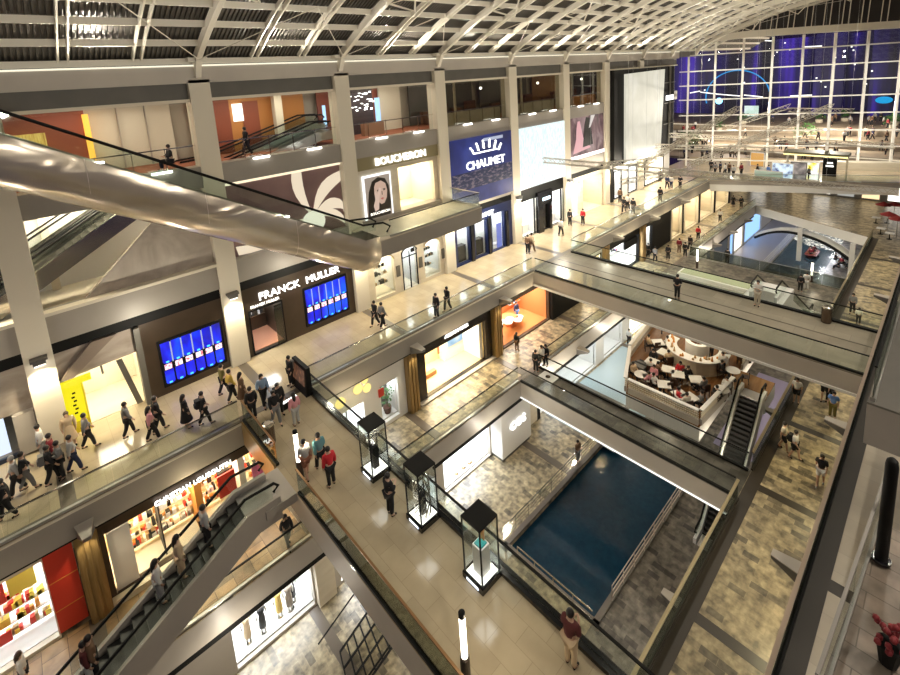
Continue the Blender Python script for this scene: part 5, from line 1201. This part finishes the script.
L0(667,189,'person in grey blue far along the promenade','walkA','navy','black',FX); L0(671,189,'person in a white top far along the promenade','stand','white','navy',FX); L0(680,189,'person in black with arms apart far along the promenade','phone','black','black',FX)
L0(677,299,'person in black photographing from the near rail of the middle bridge','phone','black','black',FX); L0(757,306,'person in a white shirt standing on the middle bridge','phone','white','cream',BX)
for i,(x,y) in enumerate(((711,172),(715,175),(720,174),(725,176),(729,175),(733,178),(741,176),(757,177),(768,178),(792,178),(809,180))):
    L0(x,y,['person in black','person in dark grey','person in navy','person in white','person in brown','person in grey','person in dark red','person in black','person in blue','person in beige','person in grey'][i]+' on the far promenade behind the far bridge, '+['leftmost of the row','second from the left','third from the left','by the lone mullion','beside the dark crowd','left of the display tables','nearest the display tables','before the orange board','by the white tables','by the blue figure board','by the grey picture board'][i],('stand','walkA')[i%2],['black','grey','navy','white','brown','lgrey','dred','black','blue','beige','grey'][i],'black',FX+i*.7,light_=True)
def L1(x,y,label,pose,top,bot,rz,z=Z1,**k): return person(at(x,y,z),label,pose,top,bot,rz,**k)
L1(536,372,'person in black at the left of the trio on the slate footbridge','stand','black','black',FX); L1(542,367,'person in a white top in the trio on the slate footbridge','walkA','white','black',FX); L1(546,366,'person with long hair in black in the trio on the slate footbridge','stand','black','black',BX,hair='longhair')
L1(517,351,'small dark haired person before the orange shop','stand','black','brown',FX,h=.9,hair='longhair')
person((29.2,25.0,Z1+.1),'person in blue inside the orange shop','stand','navy','blue',BY); person((26.3,24.3,Z1+.1),'person in black inside the orange shop near its left end','stand','black','grey',FX); person((25.6,23.9,Z1+.1),'person in a blue dress at the left end of the orange shop','stand','skyb','skyb',FX,low='skirt')
L1(679,253,'person in dark red at the left on the far lower promenade','stand','dred','brown',FX); L1(685,257,'person in black on the far lower promenade','stand','black','black',FX); L1(690,250,'person in dark clothes beside the person in black, far lower promenade','walkA','black','black',BX); L1(698,240,'person in bright red outside the cream far shop','stand','red','black',FX); L1(720,222,'person in a white shirt on the far lower promenade','stand','white','black',BX); L1(733,207,'person in black, left one of the far pair before the cream windows','stand','black','black',FX,low='skirt'); L1(741,208,'person in black, right one of the far pair before the cream windows','stand','black','black',BX)
L1(648,258,'person in a dark coat before the dark fronted shop','stand','black','black',FX); L1(655,262,'person in grey before the dark fronted shop','walkA','grey','black',FX); L1(668,260,'tall person in black before the dark fronted shop','stand','black','black',BX)
L1(727,264,'person in black crossing the dark paved footbridge','stand','black','black',FX); L1(800,292,'person in black at the head of the pale escalator','stand','black','black',FX); L1(806,290,'person in white at the head of the pale escalator','stand','white','white',FX)
L1(852,313,'person in grey walking on the right lower promenade beyond the middle bridge','walkA','grey','black',BX); L1(858,324,'person in a white top sitting low near the middle bridge','stand','white','black',FX,h=.8)
L1(796,403,'person in a white shirt and dark shorts by the wide rail','stand','white','black',BX,kind='tee',low='shorts'); L1(824,400,'person in a white and pink top of the couple by the wall','walkA','pink','black',BX,kind='tee',low='shorts'); L1(829,402,'person in dark clothes of the couple by the wall','stand','black','black',BX)
L1(832,418,'person in a bright blue shirt and olive trousers','stand','blue','olive',BX,kind='tee'); L1(783,450,'person in a cream top with dark shorts walking with a companion','walkA','cream','black',BY,kind='tee',low='shorts'); L1(794,459,'person in a white top and black shorts walking with a companion','walkB','white','black',BY,kind='tee',low='shorts',pack='black')
L1(820,485,'person in a black tee shirt and white shorts alone by the glass','walkA','black','white',BX,kind='tee',low='shorts')
L1(289,546,'person in black and white beside the lower promenade glass','walkA','black','grey',BY,hair='longhair')
L1(578,462,'person in brown by the canal railing','phone','brown','grey',BY,z=Z2)
for i,(x,y,c) in enumerate(((835,262,'black'),(841,266,'dred'),(846,262,'brown'),(838,270,'black'),(850,268,'maroon'))): L1(x,y,['person in black','person in dark red','person in brown','person in a black coat','person in maroon'][i]+' in the seated group beside the far pool, '+['leftmost','in its middle','towards the rear','nearest the viewer','rightmost'][i],'sit',c,'black',BY+i,z=Z2)
for i,(dx,dy,c) in enumerate(((-.7,0,'dred'),(0,.2,'rust'),(.6,-.1,'maroon'))): person(bo.location+Vector((dx,dy,.0)),['person in dark red','person in rust orange','person in maroon'][i]+' sitting in the small red boat','sit',c,'black',FX,light_=True)
# riders on the lower escalator
def EL(x): return Z1+(x+6.3)*(0-Z1)/10.3
def rider(px,py,label,**k):
    # on plane y=16.6
    best=None
    d=ray(px,py); t=17.3/d.y; x=d.x*t; return person((x,17.3,EL(x)),label,**k)
rider(203,513,'person in pale grey clothes riding the grey escalator, uppermost rider',pose='stand',top='lgrey',bot='black',rz=FX)
rider(176,540,'person in pale beige clothes riding the grey escalator, second from the top',pose='stand',top='beige',bot='beige',rz=FX,hair='longhair')
rider(156,572,'person with long dark hair in a white top riding the grey escalator',pose='stand',top='white',bot='lgrey',rz=FX,hair='longhair')
rider(87,665,'person in a dark brown jacket riding the grey escalator near the bottom',pose='stand',top='maroon',bot='white',rz=FX)
L1(28,690,'person with brown hair in a white blouse at the lower left corner','stand','white','black',FX,hair='longhair',hc=1)
rider(96,675,'person with a white bag riding just below the dark jacket',pose='stand',top='brown',bot='black',rz=FX)
person((24.6,7.7,Z1-3.6),'person with a white shirt riding the dark stepped escalator','stand','white','black',BX) if False else person((27.6,7.7,Z1-3.6),'person in a white shirt riding the dark stepped escalator','stand','white','black',BX)
person((27.1,7.5,Z1-4.1),'person in pale pink riding the dark stepped escalator','stand','pink','black',BX)
person((9.9,28.4,U2),'person in black bending over by the steel escalators behind the top window','walkA','black','black',BX)
person((5.9,28.2,U2),'person in black sitting at the right end of the cream top window','sit','black','black',BX)
# cafe tables and diners
wt=mat('white tablecloth',(.78,.76,.72),.6); dk=mat('dark brown chair wood',(.06,.03,.018),.5)
def chair(x,y,z,rz,lab,grp):
    e=emp('cafe_chair',(x,y,z),lab,'chair',grp); e.rotation_euler[2]=rz
    def q(n,b): o=b.build(n,dk,e)
    q('seat',MB().box(-.22,.22,-.22,.22,.42,.47)); q('backrest',MB().box(-.22,.22,-.24,-.19,.5,.92))
    for sx in (-1,1):
        for sy in (-1,1): q('leg',MB().box(sx*.19-.02,sx*.19+.02,sy*.19-.02,sy*.19+.02,0,.43))
    return e
def table(x,y,z,rz,lab,grp,rnd=False,w=.8,l=.8,m=None):
    e=emp('cafe_table',(x,y,z),lab,'table',grp); e.rotation_euler[2]=rz
    (MB().lathe((0,0,0),[(.42,.70),(.44,.72),(.44,.745)],18) if rnd else MB().box(-w/2,w/2,-l/2,l/2,.70,.745)).build('tabletop',m or wt,e)
    MB().lathe((0,0,0),[(.05,.03),(.035,.7)],8).build('pedestal',blackm,e); MB().lathe((0,0,0),[(.25,0),(.25,.03)],12).build('foot',blackm,e); return e
ch0=chair(0,0,-50,0,'x','x'); tb0=table(0,0,-50,0,'x','x')
TB=[(652,361,0,'near the dark steps'),(641,374,1,'round one in the left corner'),(668,369,0,'left of the long pair before the counter'),(678,374,0,'right of the long pair before the counter'),(696,379,0,'below the counter'),(658,342,0,'of the group behind the steps'),(650,377,0,'beside the left barrier'),(680,394,0,'of the pink shirted diners'),(690,397,0,'at the near barrier middle'),(722,389,1,'round one near the escalator barrier'),(664,352,0,'by the marble stand'),(733,370,1,'round one right of the counter'),(748,352,0,'behind the counter at the right'),(740,344,0,'behind the counter at the rear right'),(664,384,0,'of the pair facing the near barrier')]
n_=0
tops=['black','white','beige','pink','brown','black','cream','red','grey']
for i,(x,y,r,w) in enumerate(TB):
    p=at(x,y,Z1+.74); z=Z1+.001
    zf=Z1
    table(p.x,p.y,zf,.15*i,'white topped cafe table, '+w,None,bool(r))
    for k,a in enumerate((0.3+i,0.3+i+PI)):
        cx,cy=p.x+.72*math.cos(a),p.y+.72*math.sin(a)
        c=copy_tree(ch0); c.location=(cx,cy,zf); c.rotation_euler[2]=a+PI/2; c['label']='dark cafe chair, %s chair at the table %s'%(('right','left')[k],w); c['group']='cafe chairs'
        if (i+k)%4!=3:
            col=tops[(i*2+k)%len(tops)]
            person((p.x+.66*math.cos(a),p.y+.66*math.sin(a),zf),'diner in %s seated %s at the table %s'%(CLN.get(col,col) if False else col,('right','left')[k],w),'sit',col,'black',a+PI/2,group='cafe diners',light_=True)
            n_+=1
def rm(o):
    for c in list(o.children): rm(c)
    D.objects.remove(o)
rm(ch0); rm(tb0)
person(at(722,375,Z1),'cafe waiter in a white shirt right of the round counter','stand','white','black',BX); person(at(726,366,Z1),'cafe waiter in black right of the round counter','stand','black','black',FX)
person((33.8,12.0,Z1),'barista in orange inside the round counter','stand','rust','black',BX); person((34.0,11.0,Z1),'barista in grey inside the round counter','phone','grey','black',BX); L1(629,345,'person in white and black on the lowest pale floor beside the cafe','stand','white','black',FX,z=Z2)
# red parasol tables far right
for i,(x,y) in enumerate(((882,222),(893,222),(887,233),(896,238))):
    p=at(x,y,0) if False else at(x,y,Z1)
    e=emp('parasol',(p.x,p.y,Z1),'dark red parasol over an outdoor table, '+['rear left one','rear right one','front left one','front right one'][i],'parasol')
    part('canopy',MB().lathe((p.x,p.y,Z1+2.2),[(.85,0),(.8,.06),(.1,.4),(.02,.45)],8),mat('dark red canvas',(.25,.02,.02),.7),e); part('pole',MB().tube([(p.x,p.y,Z1),(p.x,p.y,Z1+2.3)],.03,6),steel,e)
    table(p.x-.9,p.y+.5,Z1,0,'white table beside the dark red parasol, '+['rear left one','rear right one','front left one','front right one'][i],None)
# ================================================================== HANGING TRUSSES
def truss(p,q,label,w=.42,m=None):
    p,q=Vector(p),Vector(q); d=(q-p); L=d.length; d/=L; s=d.cross(Vector((0,0,1))).normalized()*w/2; u=Vector((0,0,w/2))
    e=emp('lattice_truss',p,label,'truss'); C4=[s+u,-s+u,-s-u,s-u]; b=MB()
    for c in C4: b.bar(p+c,q+c,.05)
    part('chord',b,m or chrome,e); b=MB(); n=int(L/w); 
    for i in range(n):
        a=p+d*(L*i/n); c=p+d*(L*(i+1)/n)
        for k in range(4):
            x,y=(C4[k],C4[(k+1)%4]) if i%2 else (C4[(k+1)%4],C4[k]); b.bar(a+x,c+y,.03)
    part('lacing',b,m or chrome,e)
    b=MB(); k=3
    for i in range(k):
        a=p.lerp(q,(i+.5)/k); b.tube([a,(a.x,a.y,min(rz(min(26,max(-12,a.y))),rz(a.y) if a.y<27 else 16.7))],.007,4)
    part('hanging_cable',b,steel,e)
tm=mat('aluminium truss',(.62,.58,.50),.35,.6)
def T(a,c,z0,z1,l,w=.42): truss(at(a[0],a[1],z0),at(c[0],c[1],z1),l,w,tm)
T((543,160),(898,192),7.5,5.6,'long lattice truss hanging from the pale screen across to the right')
T((600,165),(655,160),6.2,6.0,'short lattice truss in front of the tall pale screen')
T((640,166),(738,108),6.0,10.0,'lattice truss slanting up from the promenade, leftmost of the slanting ones')
T((688,166),(832,106),6.0,10.5,'longest slanting lattice truss before the glass wall')
T((726,128),(790,106),8.0,10.5,'short slanting lattice truss in the middle of the glass wall')
T((655,146),(775,150),6.5,6.5,'level lattice truss along the middle of the glass wall')
T((670,135),(895,146),7.0,7.0,'level lattice truss running to the right end of the glass wall')
T((788,110),(854,111),9.5,9.5,'short level lattice truss high before the glass wall')
T((620,182),(690,170),4.0,4.0,'lattice truss over the far promenade')
# far promenade displays
def board(x,y,w,h,m,label,fm=white):
    p=at(x,y,0); e=emp('display_board',p,label,'board'); part('panel',MB().box(p.x-.06,p.x+.06,p.y-w/2,p.y+w/2,.1,h),m,e); part('frame',MB().box(p.x-.08,p.x+.08,p.y-w/2-.08,p.y-w/2,0,h+.08).box(p.x-.08,p.x+.08,p.y+w/2,p.y+w/2+.08,0,h+.08).box(p.x-.08,p.x+.08,p.y-w/2,p.y+w/2,h,h+.08),fm,e)
board(782,179,2.2,2.0,screenmat('blue figure picture',[(.85,.9,.95),(.7,.85,.95),(.02,.04,.2)],1.6,1.1),'white display board with a dark blue figure on the far promenade')
board(798,180,1.5,2.2,screenmat('grey portrait picture',[(.12,.1,.1),(.3,.26,.24),(.6,.5,.45)],1.6,.8),'grey portrait display board on the far promenade',greyD)
board(809,180,1.8,2.2,screenmat('yellow figure picture',[(1,1,.95),(.95,.95,.85),(1,.8,0)],1.3,1.2),'white display board with a yellow figure on the far promenade')
board(757,166,1.6,1.9,glow('orange board',(.9,.45,.1),.9),'orange display board near the glass wall')
board(768,179,3.0,1.0,hue('pale aqua',(.55,.72,.70)),'low pale aqua display counter on the far promenade'); board(762,177,1.2,1.2,white,'low white display table left of the aqua counter')
p=at(815,179,0); e=emp('kiosk_canopy',(p.x+1,p.y,0),'flat kiosk canopy with a glowing yellow edge before the glass wall','kiosk')
part('roof',MB().box(p.x-1.4,p.x+1,p.y-3.2,p.y+3.2,3.1,3.5),mat('kiosk roof',(.12,.11,.06),.5),e); part('yellow_edge',MB().box(p.x-1.45,p.x-1.4,p.y-3.2,p.y+3.2,3.1,3.25),glow('yellow edge light',(1,.85,.35),2),e)
for s in (-3,3): part('post',MB().box(p.x-.1,p.x+.1,p.y+s-.1,p.y+s+.1,0,3.1),cream,e)
p=at(829,176,0); e=emp('black_totem',(p.x,p.y,0),'small black totem sign with pale writing on the far promenade','sign'); part('panel',MB().box(p.x-.1,p.x+.1,p.y-.7,p.y+.7,0,2.3),blackm,e); part('writing',MB().box(p.x-.12,p.x-.1,p.y-.4,p.y+.4,1.2,1.4).box(p.x-.12,p.x-.1,p.y-.3,p.y+.3,1.6,1.8),wglow2,e)
# ================================================================== OUTSIDE
pur=screenmat('purple lit facade',[(.002,.001,.012),(.010,.004,.09),(.07,.02,.50)],.16,1.0,(1,1.3,.10),detail=3,pos=[.38,.52,.66])
def ob(px,py,dist): 
    d=ray(px,py); d=d/math.hypot(d.x,d.y); return Vector((d.x*dist,d.y*dist,HC+d.z*dist))
rr=random.Random(9)
for i,(x0,x1,y0,dist,l) in enumerate(((640,712,48,150,'left purple lit tower across the bay'),(712,756,40,160,'dark blue tower left of the cyan ring'),(752,812,40,170,'broad violet lit tower right of the cyan ring'),(812,842,46,150,'dim purple tower with pale streaks'),(842,868,42,165,'dark glass tower with grey windows'),(868,930,44,150,'tower with a bright violet corner at the right'))):
    a=ob(x0,100,dist); c=ob(x1,100,dist); t=ob((x0+x1)/2,y0,dist).z; d=(c-a); d.z=0; n=Vector((d.y,-d.x,0)).normalized()*-8
    if n.dot(Vector((1,.5,0)))<0: n=-n
    b=MB().prism([(a.x,a.y),(c.x,c.y),(c.x+n.x,c.y+n.y),(a.x+n.x,a.y+n.y)],-.3,max(t,20))
    e=emp('tower_building',(a.x,a.y,-.3),l,'building'); part('facade',b,pur,e)
    b=MB(); 
    for k in range(4): q=a.lerp(c,rr.random()); zz=rr.uniform(6,t); b.obox((q.x-.5*n.x/8,q.y-.5*n.y/8,zz)  ,.3,.3,.3)
    part('window_light',b,wglow2,e)
rc=ob(737,97,140); e=emp('light_ring',rc-Vector((0,0,11)),'cyan glowing ring of light seen through the glass wall','light ring')
rad_=(ob(770,97,140)-rc).length; rv=(ob(770,97,140)-rc).normalized(); b=MB(); pts=[]
for k in range(33):
    a=-.25+ (PI+.5)*k/32; pts.append(rc+rv*rad_*math.cos(a)+Vector((0,0,1))*rad_*.95*math.sin(a))
part('ring',b.tube(pts,.16,6),glow('cyan ring light',(.04,.40,.9),.9),e); q=ob(719,101,139); part('bright_lamp',MB().ball(tuple(q),.8,1,10),glow('bright cyan lamp',(.3,.8,1),3),e); q=ob(884,100,139); part('cyan_lamp',MB().ball(tuple(q),1.5,.5,10),glow('turquoise lamp',(.02,.4,.8),1.0),e)
e=emp('tall_white_sign',ob(751,125,120),'tall white and green lit upright sign outside the glass wall','sign'); q=ob(751,118,120); part('panel',MB().box(q.x-.2,q.x+.2,q.y-1.3,q.y+1.3,q.z-2.6,q.z+2.6),screenmat('white green sign light',[(.85,.95,.9),(.6,.8,.65),(1,1,1)],.6,1.1),e)
e=emp('bay_streaks',ob(715,95,130),'thin white streaks of light floating before the bay towers','boat'); b=MB()  # bare glowing streaks, no boats belong to them
for (xa,ya,xb,yb_) in ((700,92,716,94),(716,94,740,96),(744,95,763,97),(690,93,700,91),(790,96,812,95),(752,40,774,41),(803,47,822,46)): b.bar(ob(xa,ya,130),ob(xb,yb_,130),.2,.2)
part('light_streak',b,wglow2,e)
# low terraces, crowd and planting outside
ter=noisy('outdoor terrace stone',(.22,.17,.12),(.34,.27,.19),.6,.5)
for i,(xx,z) in enumerate(((86,.8),(92,1.8),(100,3.0))):
    e=emp('terrace_step',(xx,10,0),'broad stone terrace step outside the glass wall, '+['lowest','middle','highest'][i],'terrace'); part('block',MB().box(xx,xx+ (6,8,20)[i],-30,60,-.05,z),ter,e); part('edge_light',MB().box(xx-.05,xx,-30,60,z-.25,z-.1),glow('terrace edge light',(1,.85,.6),.9),e)
cols=['black','white','grey','brown','navy','beige','dred','cream']
for i in range(80):
    s=rr.uniform(1,31); o=rr.choice((6,9,13,17,22,27)); q=GP(s*K,0,o+rr.uniform(-1,1)); z=0 if q.x<86 else .8 if q.x<92 else 1.8 if q.x<100 else 3.0
    c=cols[i%8]; person((q.x,q.y,max(z,-.05 if q.x>80 else z)),'tiny far figure among the crowd strolling outside the glass wall',('stand','walkA','walkB')[i%3],c,'black',rr.uniform(0,6.28),group='crowd outside the glass wall',light_=True)
for i in range(14):
    q=GP(rr.uniform(1,31)*K,0,rr.uniform(12,30)); z=0 if q.x<86 else .8 if q.x<92 else 1.8 if q.x<100 else 3.0
    e=emp('planted_shrub',(q.x,q.y,z),'small dark shrub in a planter on the terraces outside','shrub','terrace shrubs'); part('planter',MB().lathe((q.x,q.y,z),[(.5,0),(.6,.6)],12),cream,e); b=MB()
    for k in range(60):
        c=Vector((q.x+rr.gauss(0,.45),q.y+rr.gauss(0,.45),z+.8+rr.random()*1.2)); d=Vector((rr.uniform(-1,1),rr.uniform(-1,1),rr.uniform(-.5,1))).normalized()*.35; s_=d.orthogonal().normalized()*.12; b.add([c,c+d*.5+s_,c+d,c+d*.5-s_],[(0,1,2,3)])
    part('leaves',b,mat('leaf green',(.05,.13,.03),.5),e)
for s in (8,20):
    q=GP(s*K,0,14); light('POINT',(q.x,q.y,7),9000,(1,.88,.7),.2)
# ================================================================== LIGHTS
WC=(1,.90,.74)
for i in range(9):
    x=CXS[0]+8.14*i+4
    f=(.42,.42,.5,.9,1.3,1.6,1.9,2.1,2.3)[i]
    for y,p in ((20,800),(11,700),(1,800)):
        light('SPOT',(x,y,rz(y)-.5),p*f*(1.4 if y==1 else 1),WC,.12,rot=(0,0,0),spot=2.2,blend=1.0)
    l=light('SPOT',(x,26.2,16.3),1500*(.7 if i<3 else 1),(1,.93,.80),.1,spot=2.7,blend=1.0); aim(l,(x,18,22))
    l=light('SPOT',(x,9,16.8),900,(1,.93,.80),.1,spot=2.9,blend=1.0); aim(l,(x,14,23))
for x in (0,14,28,42,56):  # fill spots added on the unseen right side in place of ambient light
    l=light('SPOT',(x,-7,14.5),2600,WC,.25,spot=1.9,blend=.8); aim(l,(x+2,27,8))
for s_ in (4,12,20,28):  # spots and points added to brighten mullions and far promenade, no fixtures
    q=GP(s_*K,0,-9); l=light('SPOT',(q.x,q.y,15.5),2600,(1,.95,.86),.15,spot=1.9,blend=.8); aim(l,GP(s_*K,7,0))
    q=GP(s_*K,0,-2.5); light('POINT',(q.x,q.y,3.4),260,(1,.93,.82),.1)
for i in range(9):
    x=CXS[0]+8.14*i+4; f=1 if i<4 else 1.8
    light('POINT',(x,21.2,-2.0),90*f,(1,.80,.48),.08)
    light('POINT',(x,18.4,Z1-1.9),170*f,(1,.90,.74),.08)
    light('SPOT',(x,3.4,-1.3),420,(1,.84,.45),.08,rot=(0,0,0),spot=2.3,blend=.9)
    light('POINT',(x,8.2,Z1-1.5),55*f,(1,.86,.66),.08)
    light('POINT',(x,24.8,3.9),(330 if i<4 else 470)*f,(1,.90,.72),.08)
    light('SPOT',(x,-2.5,12.5),1300,(1,.90,.76),.12,rot=(0,0,0),spot=2.0,blend=1)  # extra downlight added to brighten the right promenade floor
for x in (30,34,38,42): light('POINT',(x,12.5,-1.8),170,(1,.86,.6),.1)
for x in (74,82,90): light('POINT',(x,12,Z1-1.9),420,(.9,.92,1),.1); light('POINT',(x,12,-1.0),300,(1,.93,.8),.1)
SC.view_settings.view_transform='Standard'; SC.view_settings.look='None'; SC.view_settings.exposure=0.0; SC.view_settings.gamma=1.0
SC.view_settings.use_curve_mapping=False
SC.cycles.use_denoising=True; SC.cycles.max_bounces=6; SC.cycles.diffuse_bounces=3; SC.cycles.glossy_bounces=3; SC.cycles.transmission_bounces=4; SC.cycles.transparent_max_bounces=16
SC.cycles.caustics_reflective=False; SC.cycles.caustics_refractive=False; SC.cycles.sample_clamp_indirect=6; SC.cycles.blur_glossy=1.0
bpy.context.view_layer.update()
